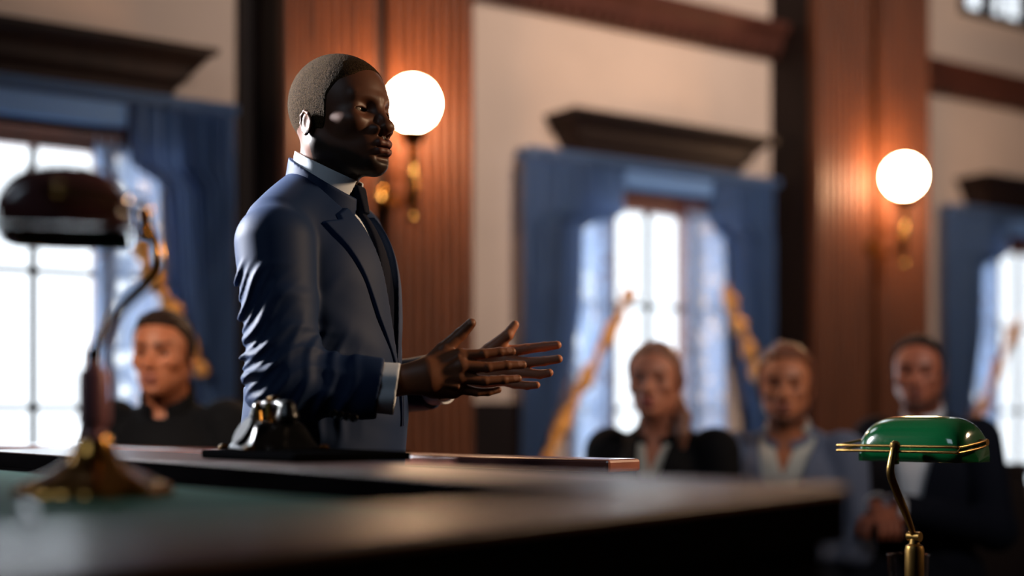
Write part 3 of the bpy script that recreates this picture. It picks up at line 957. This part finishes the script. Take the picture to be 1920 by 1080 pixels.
# ---------------------------------------------------------------- the speaker
YAW = math.radians(-16)
RX, RY = -0.359, 2.67
cY, sY = math.cos(YAW), math.sin(YAW)
def px(x, y, depth):
    """a point in the room, from where it is sighted and how far it stands from the camera, in the speaker's own frame"""
    X = (x - 960) / FP * depth - RX; Yw = depth - RY; z = CAM_H + (780 - y) / FP * depth
    return (X * cY + Yw * sY, -X * sY + Yw * cY, z)
def pn(x, y, depth): return px(x, y, depth + .035)
def hand_near(P):
    w = pn(728, 716, 2.43); w2 = pn(800, 706, 2.425)
    mcp = [pn(862, 667, 2.435), pn(864, 687, 2.428), pn(860, 708, 2.43), pn(853, 727, 2.44)]
    pip = [pn(906, 664, 2.437), pn(914, 689, 2.433), pn(908, 714, 2.437), pn(893, 735, 2.448)]
    dip = [pn(937, 660, 2.446), pn(950, 685, 2.444), pn(944, 712, 2.448), pn(915, 735, 2.457)]
    tip = [pn(960, 659, 2.455), pn(980, 684, 2.456), pn(971, 710, 2.459), pn(934, 731, 2.465)]
    r = [(.0115, .0088, .0080, .0072), (.0115, .0090, .0082, .0074), (.0110, .0086, .0078, .0070), (.0105, .0078, .0070, .0062)]
    d = cone(P, w, w2, .0275, .0270, ((sY, cY, 0), .78))
    for i in range(4):
        m0 = pn(812, 690 + 11 * i, 2.432)
        d = smin(d, cone(P, m0, mcp[i], .0150, .0125), .013)
    d = smin(d, cone(P, w2, pn(835, 706, 2.44), .026, .021, ((sY, cY, 0), .6)), .015)
    d = smin(d, cone(P, pn(815, 730, 2.44), pn(850, 734, 2.445), .015, .012), .012)
    for i in range(4):
        d = smin(d, chain(P, [mcp[i], pip[i], dip[i], tip[i]], r[i], .003), .0055)
    t = chain(P, [pn(800, 690, 2.44), pn(832, 656, 2.45), pn(863, 627, 2.455), pn(883, 606, 2.45)], [.0175, .0140, .0112, .0088], .004)
    d = smin(d, t, .011)
    d = smin(d, cone(P, pn(820, 674, 2.445), pn(850, 672, 2.44), .009, .007), .012)
    # tendons and knuckles on the back of the hand
    for i in range(4):
        a, b_ = pn(806, 697 + 6 * i, 2.416), pn(858, 669 + 19 * i, 2.423)
        d = smin(d, cone(P, a, b_, .0018, .0032), .006)
    return d
def hand_far(P):
    w = px(822, 715, 2.80); w2 = px(876, 702, 2.78)
    mcp = [px(946, 660, 2.745), px(948, 677, 2.742), px(944, 695, 2.745), px(936, 711, 2.75)]
    pip = [px(988, 654, 2.74), px(985, 680, 2.725), px(981, 699, 2.728), px(965, 720, 2.735)]
    dip = [px(1021, 650, 2.735), px(1020, 677, 2.705), px(1012, 702, 2.708), px(988, 723, 2.72)]
    tip = [px(1045, 647, 2.728), px(1047, 673, 2.685), px(1030, 699, 2.69), px(1006, 722, 2.71)]
    r = [(.0125, .0098, .0090, .0080), (.0125, .0100, .0090, .0082), (.0120, .0096, .0086, .0078), (.0115, .0088, .0078, .0070)]
    d = cone(P, w, w2, .0275, .0270, ((sY, cY, 0), .8))
    for i in range(4):
        d = smin(d, cone(P, px(890, 684 + 11 * i, 2.77), mcp[i], .0165, .0130), .014)
    d = smin(d, cone(P, w2, px(912, 703, 2.765), .026, .021, ((sY, cY, 0), .65)), .015)
    for i in range(4):
        d = smin(d, chain(P, [mcp[i], pip[i], dip[i], tip[i]], r[i], .003), .0055)
    t = chain(P, [px(882, 688, 2.765), px(920, 655, 2.74), px(952, 628, 2.73), px(965, 609, 2.735)], [.0175, .0140, .0108, .0086], .004)
    d = smin(d, t, .012)
    return d
def box_of(pts, pad):
    a = np.array(pts); return a.min(0) - pad, a.max(0) + pad
nl, nh = box_of([pn(728, 716, 2.42), pn(990, 600, 2.46), pn(930, 750, 2.46)], .045)
fl, fh = box_of([px(840, 712, 2.80), px(1060, 600, 2.68), px(1000, 740, 2.76)], .05)
def handcol(v):
    c = np.tile(np.array(s2l((126, 78, 52))), (len(v), 1))
    # lighter palms and finger pads on the far hand, which shows its palm
    far = ss(v[:, 1] * 1.0 + .0, .0, .02)
    w = ell(v, px(930, 690, 2.72), (.16, .10, .09)) < 0
    wx = v[:, 0] * cY - v[:, 1] * sY; wy = v[:, 0] * sY + v[:, 1] * cY
    isfar = (wy + RY) > 2.60
    c[isfar] = np.array(s2l((184, 120, 88)))
    nails = [pn(956, 656, 2.446), pn(976, 681, 2.447), pn(968, 708, 2.45), pn(930, 729, 2.456), pn(881, 603, 2.441)]
    for n_ in nails:
        k = ln(v - V3(*n_)); c = np.where((k < .0052)[:, None], np.array(s2l((158, 112, 92))), c)
    return c
speaker = dict(
    yaw=YAW, loc=(RX, RY), head=(.046, -.006, 1.628), head_rot=(math.radians(-17), math.radians(-1), 0), neck=((.024, 0, 1.59), (.006, 0, 1.46)),
    skin=(98, 60, 42), lipc=(104, 58, 50), hair=(22, 17, 14), beard=0.85, nose=1.28, lip=1.12, style='buzz', hair_t=.0012, head_scale=.985, gaze=math.radians(16),
    arms={'R': (px(515, 457, 2.50), px(533, 720, 2.45), px(712, 728, 2.46)), 'L': ((-.015, .172, 1.425), (-.02, .235, 1.12), px(812, 716, 2.80))},
    cuff_tilt=(0, 0, -.10), cuff_flat=((sY, cY, 0), .72), cuffs=('R', 'L'), cuff_r=.0440, cuff_l=.030,
    sleeve_r=(.070, .061, .057, .0515), folds=True,
    hands=[(hand_near, nl, nh, .0014), (hand_far, fl, fh, .0015)], handcol=handcol,
    hip=(-.01, 0, .93), legs=[[(-.01, .09, .90), (.0, .10, .50), (-.03, .11, .09), (.14, .13, .04)], [(-.01, -.09, .90), (.0, -.10, .50), (-.03, -.11, .09), (.14, -.13, .04)]],
    skin_mat='skin_dark', hair_mat='hair_black', jacket_mat='navy', shirt_mat='white', trouser_mat='navy', res_cloth=.0030, res_hair=.0018, res_head=.0014)
sp_root, sp_jacket = make_person(speaker)
tag(sp_root, 'person standing in navy suit and white shirt, both hands held out while speaking', 'person')
def sp_world(pt):
    v = body_to_world(np.array([pt], np.float32), YAW)[0]; return tuple(float(x) for x in v)
# necktie: knot and blade lying on the shirt front
def tie_f(P):
    z = P[:, 2]
    xs = np.interp(z, [1.44, 1.50], [.090, .070])
    w = np.interp(z, [1.05, 1.30, 1.440, 1.45, 1.49], [.042, .030, .012, .013, .020])
    t = np.interp(z, [1.05, 1.43, 1.455, 1.49], [.004, .004, .009, .012])
    blade = np.maximum(np.abs(speaker_torso(P) + .0075) - .0045, -(P[:, 0] - .03))
    knot = np.abs(P[:, 0] - xs) - t
    d = np.maximum(np.abs(P[:, 1]) - w, np.where(z > 1.445, knot, blade))
    return np.maximum(d, np.maximum(z - 1.498, 1.10 - z)) * .8
v, q = surface(tie_f, (.03, -.06, 1.08), (.17, .06, 1.52), .0024)
npmesh('necktie', body_to_world(relax(v, q, 6), YAW), q, 'tie', sp_root)
for k in range(4):
    c = px(626 + k * 12.5, 776 + k * 2.6, 2.36)
    mb = MB().lathe([(.001, .0), (.0068, .0005), (.0075, .002), (.0066, .0036), (.005, .003), (.001, .003)], 16)
    v = np.array(mb.v, np.float32) @ np.array(Matrix.Rotation(math.radians(90), 3, 'X'), np.float32).T
    w = np.array(sp_world(c), np.float32)
    mb.v = [tuple(x) for x in (v + w)]
    mb.build('sleeve_button', 'black', sp_jacket, smooth=True)

# ---------------------------------------------------------------- seated listeners
def seated(name_label, loc, yaw_deg, head_yaw, eye_z, kw, dx=0.0, lap=True):
    dz = eye_z - 1.650
    kz = 0.50
    def hnd(side):
        sg = 1 if side == 'L' else -1
        W_ = kw['arms'][side][2]
        W_ = V3(*W_)
        fdir = V3(*kw.get('fdir', {}).get(side, (.75, -sg * .6, -.25))); fdir = fdir / np.linalg.norm(fdir)
        sidev = V3(0, 0, 1) if abs(fdir[2]) < .8 else V3(0, 1, 0)
        lat = np.cross(fdir, V3(0, 0, 1)); lat = lat / np.linalg.norm(lat); nrm = np.cross(lat, fdir)
        def f(P):
            d = cone(P, W_ - fdir * .02, W_ + fdir * .05, .026, .028, (tuple(nrm), .62))
            for i in range(4):
                m_ = W_ + fdir * .085 + lat * (.030 - .020 * i)
                d = smin(d, cone(P, W_ + fdir * .03 + lat * (.018 - .012 * i), m_, .014, .0125), .01)
                k1 = m_ + fdir * .040 - nrm * .010; k2 = k1 + fdir * .018 - nrm * .022; k3 = k2 - nrm * .018
                d = smin(d, chain(P, [m_, k1, k2, k3], [.0115, .009, .0085, .0075]), .004)
            t0 = W_ + fdir * .03 + lat * .024 * sg
            d = smin(d, chain(P, [t0, t0 + lat * .026 * sg + fdir * .025, t0 + lat * .032 * sg + fdir * .055 - nrm * .012], [.015, .011, .009]), .008)
            return d
        return (f, W_ - .16, W_ + .16, .003)
    P = dict(yaw=math.radians(yaw_deg), loc=loc, dz=dz, head=(.045 + dx, 0, eye_z), head_rot=(math.radians(head_yaw), math.radians(kw.pop('pitch', 0)), 0),
             neck=((.022 + dx * .8, 0, eye_z - .05), (-.006, 0, eye_z - .19)), seated=True, res_head=.0032, res_hair=.0034, res_cloth=.006,
             hip=(-.02, 0, .56), legs=[[(.0, .10, .54), (.36, .12, .53), (.30, .12, .10), (.44, .13, .04)], [(.0, -.10, .54), (.36, -.12, .53), (.30, -.12, .10), (.44, -.13, .04)]],
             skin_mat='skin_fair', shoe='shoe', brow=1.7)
    P.update(kw)
    P['hands'] = [hnd('R'), hnd('L')]
    r, j = make_person(P)
    r.location.z = 0
    tag(r, name_label, 'person')
    return r
def lap_arms(e, spread=.24, reach=.24, hz=.66, over=.06):
    sh = e - .225
    return {'R': ((-.015, -.172, sh), (.02, -spread, sh - .29), (reach, -over, hz)), 'L': ((-.015, .172, sh), (.02, spread, sh - .29), (reach, over, hz))}
seated('person seated at left behind the speaker, short brown hair, black high-necked top', (-1.01, 4.18), -97, 0, 1.250,
       dict(skin=(184, 112, 78), lipc=(160, 92, 76), hair=(60, 38, 30), beard=.30, style='short', hair_t=.006, head_scale=1.05, arms=lap_arms(1.267), hair_mat='hair_brown',
            jacket_mat='blackwool', trouser_mat='darknavy', lapels=False, vz=3.0, coll=.035, top_name='sweater', tw=1.04))
seated('person seated left of the grey-blue jacket man, auburn hair tied back, black blazer', (.467, 4.49), -112, 4, 1.182,
       dict(skin=(186, 120, 94), lipc=(170, 92, 84), hair=(120, 76, 58), style='pulled', hair_t=.009, arms=lap_arms(1.182, .205, .22), hair_mat='hair_red', head_scale=.98,
            bun=((-.105, .03, .0), (.045, .050, .050)), tail=[(-.07, .05, -.06), (-.02, .085, -.12), (.0, .09, -.17), (.0, .09, -.21)],
            jacket_mat='blackwool', shirt_mat='cream', trouser_mat='blackwool', open_collar=.05, vz=1.20, vs=.22, tw=.92, res_cloth=.006), dx=.02)
seated('person seated with swept auburn hair and beard, grey-blue jacket, open white shirt', (.893, 4.60), -110, 6, 1.168,
       dict(skin=(188, 116, 80), lipc=(160, 92, 76), hair=(96, 54, 34), beard=.8, style='long', hair_t=.008, arms=lap_arms(1.168, .205, .22), head_scale=1.03, hair_mat='hair_auburn',
            jacket_mat='greyblue', shirt_mat='cream', trouser_mat='darknavy', open_collar=.05, vz=1.10, vs=.25, tw=1.10), dx=.01)
seated('person seated at far right with clasped hands, dark hair, dark navy jacket, pale shirt', (1.385, 4.78), -124, 14, 1.215,
       dict(skin=(176, 104, 78), lipc=(150, 86, 74), hair=(40, 26, 22), beard=.65, style='recede', hair_t=.007, arms=lap_arms(1.215, .24, .37, .78, .035), hair_mat='hair_dark',
            jacket_mat='darknavy', shirt_mat='white', trouser_mat='darknavy', open_collar=.012, vz=1.05, vs=.20, tw=1.05, cuffs=('R', 'L'), pitch=2), dx=.02)

# ---------------------------------------------------------------- pew under the listeners
RA = math.atan2(.6, 2.385); cr, sr = math.cos(RA), math.sin(RA)
pew = empty('pew', (-1.0, 4.20, 0), RA)
MB().box(-.30, 3.0, -.22, .22, .37, .42).build('seat', 'darkwood', pew, bevel=.006)
MB().box(-.30, 3.0, .20, .25, .40, .86).build('backrest', 'darkwood', pew, bevel=.006)
MB().box(-.30, 3.0, .185, .27, .86, .90).build('top_rail', 'darkwood', pew, bevel=.008)
for x in (-.29, 1.3, 2.94):
    MB().box(x, x + .05, -.20, .20, 0, .37).build('leg', 'darkwood', pew, bevel=.004)
tag(pew, 'long dark wooden pew that the four listeners sit on', 'pew')

# ---------------------------------------------------------------- the bar (rail) behind the speaker
a = Vector((-1.75, 4.254)); c = Vector((.205, 2.58))
dr = (c - a).normalized(); nn = Vector((-dr.y, dr.x))
def strip(a, c, w0, w1, z0, z1):
    p = [a + nn * w0, a + nn * w1, c + nn * w1, c + nn * w0]
    return MB().prism([tuple(q) for q in p][::-1] if True else p, z0, z1)
bar = empty('courtroom_bar', (a.x, a.y, 0))
def rel(mb, o):
    mb.v = [(x - o.location.x, y - o.location.y, z - o.location.z) for x, y, z in mb.v]; return mb
rel(strip(a, c, -.05, .05, .968, .992), bar).build('top_rail', 'railwood', bar, bevel=.006)
rel(strip(a, c, -.035, .035, .90, .968), bar).build('frieze', 'deskdark', bar)
rel(strip(a, c, -.018, .018, .0, .90), bar).build('panel', 'darkwood', bar)
L_ = (c - a).length
for k in range(6):
    q = a + dr * (L_ * (k + .02) / 5.05)
    rel(strip(q, q + dr * .06, -.03, .03, 0, .90), bar).build('post', 'darkwood', bar)
tag(bar, 'mahogany courtroom bar rail crossing behind the speaker', 'railing')

# ---------------------------------------------------------------- the bench (desk) in the foreground
ZT, ZP = CAM_H - .070, CAM_H - .0945
C0 = Vector((.327, 1.385)); A0 = Vector((-.72, .066)); D0 = Vector((-.92, 2.99)); B0 = Vector((-2.0, 1.70))
e1 = (A0 - C0).normalized(); n1 = Vector((e1.y, -e1.x))      # along the near edge; n1 points inward
e2 = (D0 - C0).normalized(); n2 = Vector((-e2.y, e2.x))      # along the far edge
if n1.dot(D0 - C0) < 0: n1 = -n1
if n2.dot(A0 - C0) < 0: n2 = -n2
def isect(p, u, q, w):
    t = ((q.x - p.x) * w.y - (q.y - p.y) * w.x) / (u.x * w.y - u.y * w.x); return p + u * t
W1, W2 = .070, .225
Ci = isect(C0 + n1 * W1, e1, C0 + n2 * W2, e2)
Ai = isect(A0, (B0 - A0).normalized(), C0 + n1 * W1, e1)
Di = isect(D0, (B0 - D0).normalized(), C0 + n2 * W2, e2)
desk = empty('judges_desk', (C0.x, C0.y, 0))
def ccw(pl):
    s_ = sum(pl[i].x * pl[(i + 1) % len(pl)].y - pl[(i + 1) % len(pl)].x * pl[i].y for i in range(len(pl)))
    return [tuple(p) for p in (pl if s_ > 0 else pl[::-1])]
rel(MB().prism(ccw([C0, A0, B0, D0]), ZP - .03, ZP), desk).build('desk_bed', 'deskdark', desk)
rel(MB().prism(ccw([C0, A0, Ai, Ci]), ZP + .0005, ZT - .006), desk).build('front_rim', 'deskdark', desk)  # face under the lit top made near-black, its shade in the colour
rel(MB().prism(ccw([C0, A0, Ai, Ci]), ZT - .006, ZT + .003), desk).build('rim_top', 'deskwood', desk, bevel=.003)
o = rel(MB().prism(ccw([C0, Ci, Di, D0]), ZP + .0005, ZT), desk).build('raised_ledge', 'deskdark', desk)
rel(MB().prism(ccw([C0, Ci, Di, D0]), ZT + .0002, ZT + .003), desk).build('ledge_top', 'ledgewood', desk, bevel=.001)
m_ = .012
Bi = isect(A0, (B0 - A0).normalized(), D0, (B0 - D0).normalized())
g0 = Ci + e1 * .085 + e2 * m_
rel(MB().prism(ccw([g0, isect(g0, e1, Ai, (B0 - A0)), B0 + (C0 - B0) * .06, isect(g0, e2, Di, (B0 - D0))]), ZP + .0005, ZP + .002), desk).build('writing_inlay', 'baize', desk)
s2 = .05
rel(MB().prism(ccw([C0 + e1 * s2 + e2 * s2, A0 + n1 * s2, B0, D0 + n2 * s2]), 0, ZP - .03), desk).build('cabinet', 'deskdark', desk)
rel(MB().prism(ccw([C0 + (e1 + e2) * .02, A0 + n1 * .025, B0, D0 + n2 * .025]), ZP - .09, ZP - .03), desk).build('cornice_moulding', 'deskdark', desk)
tag(desk, 'dark wooden judge\'s bench with raised edge and green inlay in the foreground', 'desk')

# ---------------------------------------------------------------- banker's lamps
def bankers(loc, uyaw, label, H, zbase, mats, reach=.11, L=.255, W=.135, hs=.088, rscale=1.0, neckpts=None, ztop=None, shade_v=.02, yoke_ext=.0, tilt=0.0, yoke_off=0.0, gap=.012):
    """local x along the shade, y from the yoke towards the open side; H = height of the yoke above the base"""
    r = empty('bankers_lamp', (loc[0], loc[1], zbase), uyaw)
    metal, body, shade = mats
    R = rscale
    b = MB(); N = 48; prof = [(.094, 0), (.097, .005), (.093, .012), (.078, .020), (.058, .029), (.038, .040), (.027, .054), (.023, .068)]
    v = []; f = []
    for k, (rr, z) in enumerate(prof):
        for t in range(N):
            q = 2 * math.pi * t / N
            sc = (1 + .07 * math.cos(8 * q)) if rr > .06 else 1
            v.append((rr * R * sc * math.cos(q), rr * R * sc * math.sin(q) * .92, z))
    for k in range(len(prof) - 1):
        for t in range(N): f.append((k * N + t, k * N + (t + 1) % N, (k + 1) * N + (t + 1) % N, (k + 1) * N + t))
    f.append(tuple(range(N - 1, -1, -1))); f.append(tuple(range((len(prof) - 1) * N, len(prof) * N)))
    b.add(v, f).build('base', metal, r, smooth=True)
    hcx = ztop
    b = MB().lathe([(.022, .060), (.017, .066), (.0125, .072), (.0125, .078), (.0175, .084), (.0185, .090), (.0185, hcx - .022), (.0165, hcx - .014), (.010, hcx - .010), (.0085, hcx)], 32)
    b.build('column', body, r, smooth=True)
    b = MB().tube([(-.013, 0, hcx + .004), (.013, 0, hcx + .004)], .0095, 18); b.build('joint', metal, r, smooth=True)
    pts = catmull([(0, y * reach / .11, hcx + z) for y, z in neckpts], 7)
    n = len(pts)
    b = MB().tube(pts, [.0052 + .0028 * math.sin(math.pi * min(1, i / n * 1.1)) for i in range(n)], 14); b.build('neck', metal, r, smooth=True)
    yb = neckpts[-1][0] * reach / .11
    b = MB().lathe([(.004, -.030), (.0085, -.028), (.0065, -.022), (.0090, -.018), (.0075, -.012), (.0085, -.004), (.0105, .004), (.0095, .011), (.004, .015)], 20, (0, yb, H)); b.build('clamp_knob', metal, r, smooth=True)
    # yoke: two parallel wires round the back of the shade to its end pivots
    l2 = L / 2 + .014 + yoke_ext; ye = yb + W * .5 + gap + .012
    for dz_ in (0.005, -0.005):
        p = [(q[0] + (yoke_off if abs(q[0]) > L / 2 - .02 and q[0] < 0 and q[1] < ye else 0), q[1], q[2]) for q in [(-L / 2 + .012, ye, H + .012 + dz_ * .3), (-l2 + .002, ye - .01, H + .010 + dz_), (-l2, yb + .012, H + dz_), (-l2 + .012, yb, H + dz_), (-l2 * .5, yb - .001, H + dz_), (0, yb, H + dz_), (l2 * .5, yb - .001, H + dz_), (l2 - .012, yb, H + dz_), (l2, yb + .012, H + dz_), (l2 - .002, ye - .01, H + .010 + dz_), (L / 2 - .012, ye, H + .012 + dz_ * .3)]]
        b = MB().tube(catmull(p, 5), .0027, 10); b.build('yoke_wire', metal, r, smooth=True)
    for sg in (-1, 1):
        b = MB().tube([(sg * (L / 2 - .012), ye, H + .012), (sg * (L / 2 + .012), ye, H + .012)], .0065, 12); b.build('pivot_screw', metal, r, smooth=True)
    # shade: a half barrel with rounded ends
    v = []; f = []; nu, na = 44, 30
    yc = yb + W * .5 + gap; zb = H - .026
    for i in range(nu + 1):
        u = -1 + 2 * i / nu
        k = max(0.0, 1 - abs(u) ** 5.0) ** (1 / 2.6)
        for j in range(na + 1):
            a_ = math.pi * j / na
            y = -math.cos(a_) * W / 2 * (0.55 + 0.45 * k if k > 0 else .55)
            z = (max(0, math.sin(a_)) ** .62) * hs * (0.10 + 0.90 * k)
            v.append((u * L / 2, yc + y * (abs(k) ** .35 if k < .5 else 1), zb + z + tilt * y))
    for i in range(nu):
        for j in range(na):
            a_ = i * (na + 1) + j; f.append((a_, a_ + na + 1, a_ + na + 2, a_ + 1))
    f.append(tuple(range(na, -1, -1))); f.append(tuple(nu * (na + 1) + j for j in range(na + 1)))
    o = MB().add(v, f).build('lamp_shade', shade, r, smooth=True)
    s = o.modifiers.new('thickness', 'SOLIDIFY'); s.thickness = .004; s.offset = -1
    MB().tube([(-.03, yc, zb + hs - .006), (.03, yc, zb + hs - .006)], .004, 8).build('bulb_socket', metal, r, smooth=True)
    b = MB().tube([(-.05, yc, zb + .045), (.05, yc, zb + .045)], .014, 12); b.build('bulb', 'innerwhite', r, smooth=True)
    tag(r, label, 'lamp')
    return r
NECK = [(0, .002), (-.035, .045), (-.085, .098), (-.108, .130), (-.100, .163), (-.088, .188)]
# on the table in front: column sighted at x 1708
TZ = .665
bankers((.778, 2.75), -math.radians(46), 'sharp green glass banker\'s lamp with brass yoke at lower right, before a tumbler',
        1.008 - TZ, TZ, ('dullbrass', 'dullbrass', 'greenglass'), ztop=.833 - TZ, neckpts=NECK, yoke_ext=.0, L=.232, W=.135, hs=.088, reach=.088, gap=.036)
bankers((-.482, 1.64), math.radians(105), 'blurred dark-shaded brass banker\'s lamp on the judge\'s bench at left',
        1.300 - ZP - .002, ZP + .002, ('brass', 'darkbronze', 'darkshade'), ztop=1.135 - ZP, neckpts=[(0, .002), (-.045, .055), (-.095, .088), (-.115, .110), (-.110, .140), (-.092, .165)], reach=.068, L=.235, W=.150, hs=.076, rscale=.95)

# table that carries the green lamp
tb = empty('side_table', (.80, 2.78, 0), -math.radians(38))
MB().box(-.32, .30, -.20, .20, TZ - .03, TZ).build('table_top', 'darkwood', tb, bevel=.005)
for sx in (-.29, .25):
    for sy in (-.17, .13): MB().box(sx, sx + .04, sy, sy + .04, 0, TZ - .03).build('leg', 'darkwood', tb, bevel=.003)
MB().box(-.27, .27, -.16, .16, TZ - .10, TZ - .03).build('apron', 'darkwood', tb)
tag(tb, 'small dark wooden table under the green lamp, below the picture edge', 'table')
# tumbler
g = MB()
prof = [(.001, 0), (.036, 0), (.038, .004), (.0415, .118), (.0428, .1185), (.0400, .118), (.0365, .010), (.001, .009)]
g.lathe(prof, 40)
o = g.build('tumbler', 'tumbler', None, smooth=True, loc=(.816, 2.93, TZ + .0006))
tag(o, 'clear glass tumbler behind the green lamp\'s brass column', 'glass')

# ---------------------------------------------------------------- telephone, folder, pen on the bench
ph_c = (-.375, 2.235); ZL = ZT + .003
fo = MB().box(-.15, .15, -.10, .10, 0, .014).build('folder', 'leather', None, bevel=.004, loc=(ph_c[0] + .055, ph_c[1] - .05, ZL + .0005), rotz=math.atan2(e2.y, e2.x))
tag(fo, 'flat black folder lying on the bench ledge under the telephone', 'folder')
tel = empty('telephone', (ph_c[0], ph_c[1], ZL + .0148), math.radians(-62))
tel.scale = (.80, .80, .66)
def tbody(P):
    z = P[:, 2]
    k = np.clip(z / .085, 0, 1)
    hx = .085 - .040 * k ** .55; hy = .080 - .035 * k ** .55
    d = np.maximum(np.abs(P[:, 0]) - hx, np.abs(P[:, 1]) - hy)
    d = smax(np.maximum(d, -z + .001), z - .068, .02)
    return smax(d, ln(P[:, :2] / 1.0) - (.108 - .052 * k), .02) * .75
v, q = surface(tbody, (-.11, -.11, -.01), (.11, .11, .10), .003)
npmesh('housing', relax(v, q, 2), q, 'black', tel)
def hset(P):
    d = chain(P, [(-.075, 0, .098), (-.04, 0, .108), (.04, 0, .108), (.075, 0, .098)], [.011, .009, .009, .011], .01)
    for sg in (-1, 1): d = smin(d, cone(P, (sg * .082, 0, .100), (sg * .084, 0, .078), .017, .022), .012)
    return d
v, q = surface(hset, (-.12, -.05, .04), (.12, .05, .14), .003)
npmesh('handset', relax(v, q, 1), q, 'black', tel)
for sg in (-1, 1):
    b = MB(); b.tube([(sg * .030, -.018, .066), (sg * .034, -.020, .100), (sg * .034, -.022, .112)], .006, 8); b.tube([(sg * .030, .018, .066), (sg * .034, .020, .100), (sg * .034, .022, .112)], .006, 8)
    b.tube([(sg * .030, -.02, .067), (sg * .030, .02, .067)], .006, 8); b.build('cradle', 'brass', tel, smooth=True)
MB().tube([(0, -.052, .040), (0, -.064, .046)], [.036, .034], 28).build('dial', 'black', tel, smooth=True)
for sx in (-1, 1):
    for sy in (-1, 1): MB().lathe([(.003, -.0), (.011, .0), (.012, .006), (.006, .012)], 14, (sx * .082, sy * .074, 0)).build('foot', 'brass', tel, smooth=True)
MB().tube([(-.014, 0, .119), (.014, 0, .119)], .0095, 12).build('handset_band', 'brass', tel, smooth=True)
tag(tel, 'blurred black telephone with brass trim on the bench ledge before the speaker', 'telephone')
pn = MB().tube([(-.075, 0, .007), (-.03, 0, .007), (.06, 0, .007), (.078, 0, .007)], [.003, .0062, .0055, .002], 14)
o = pn.build('pen', 'black', None, smooth=True, loc=(-.425, 1.25, ZP + .0022), rotz=math.radians(112))
MB().tube([(.002, 0, .007), (.006, 0, .007)], .0066, 14).build('ring', 'brass', o, smooth=True)
tag(o, 'dark pen lying on the green desk inlay at lower left', 'pen')
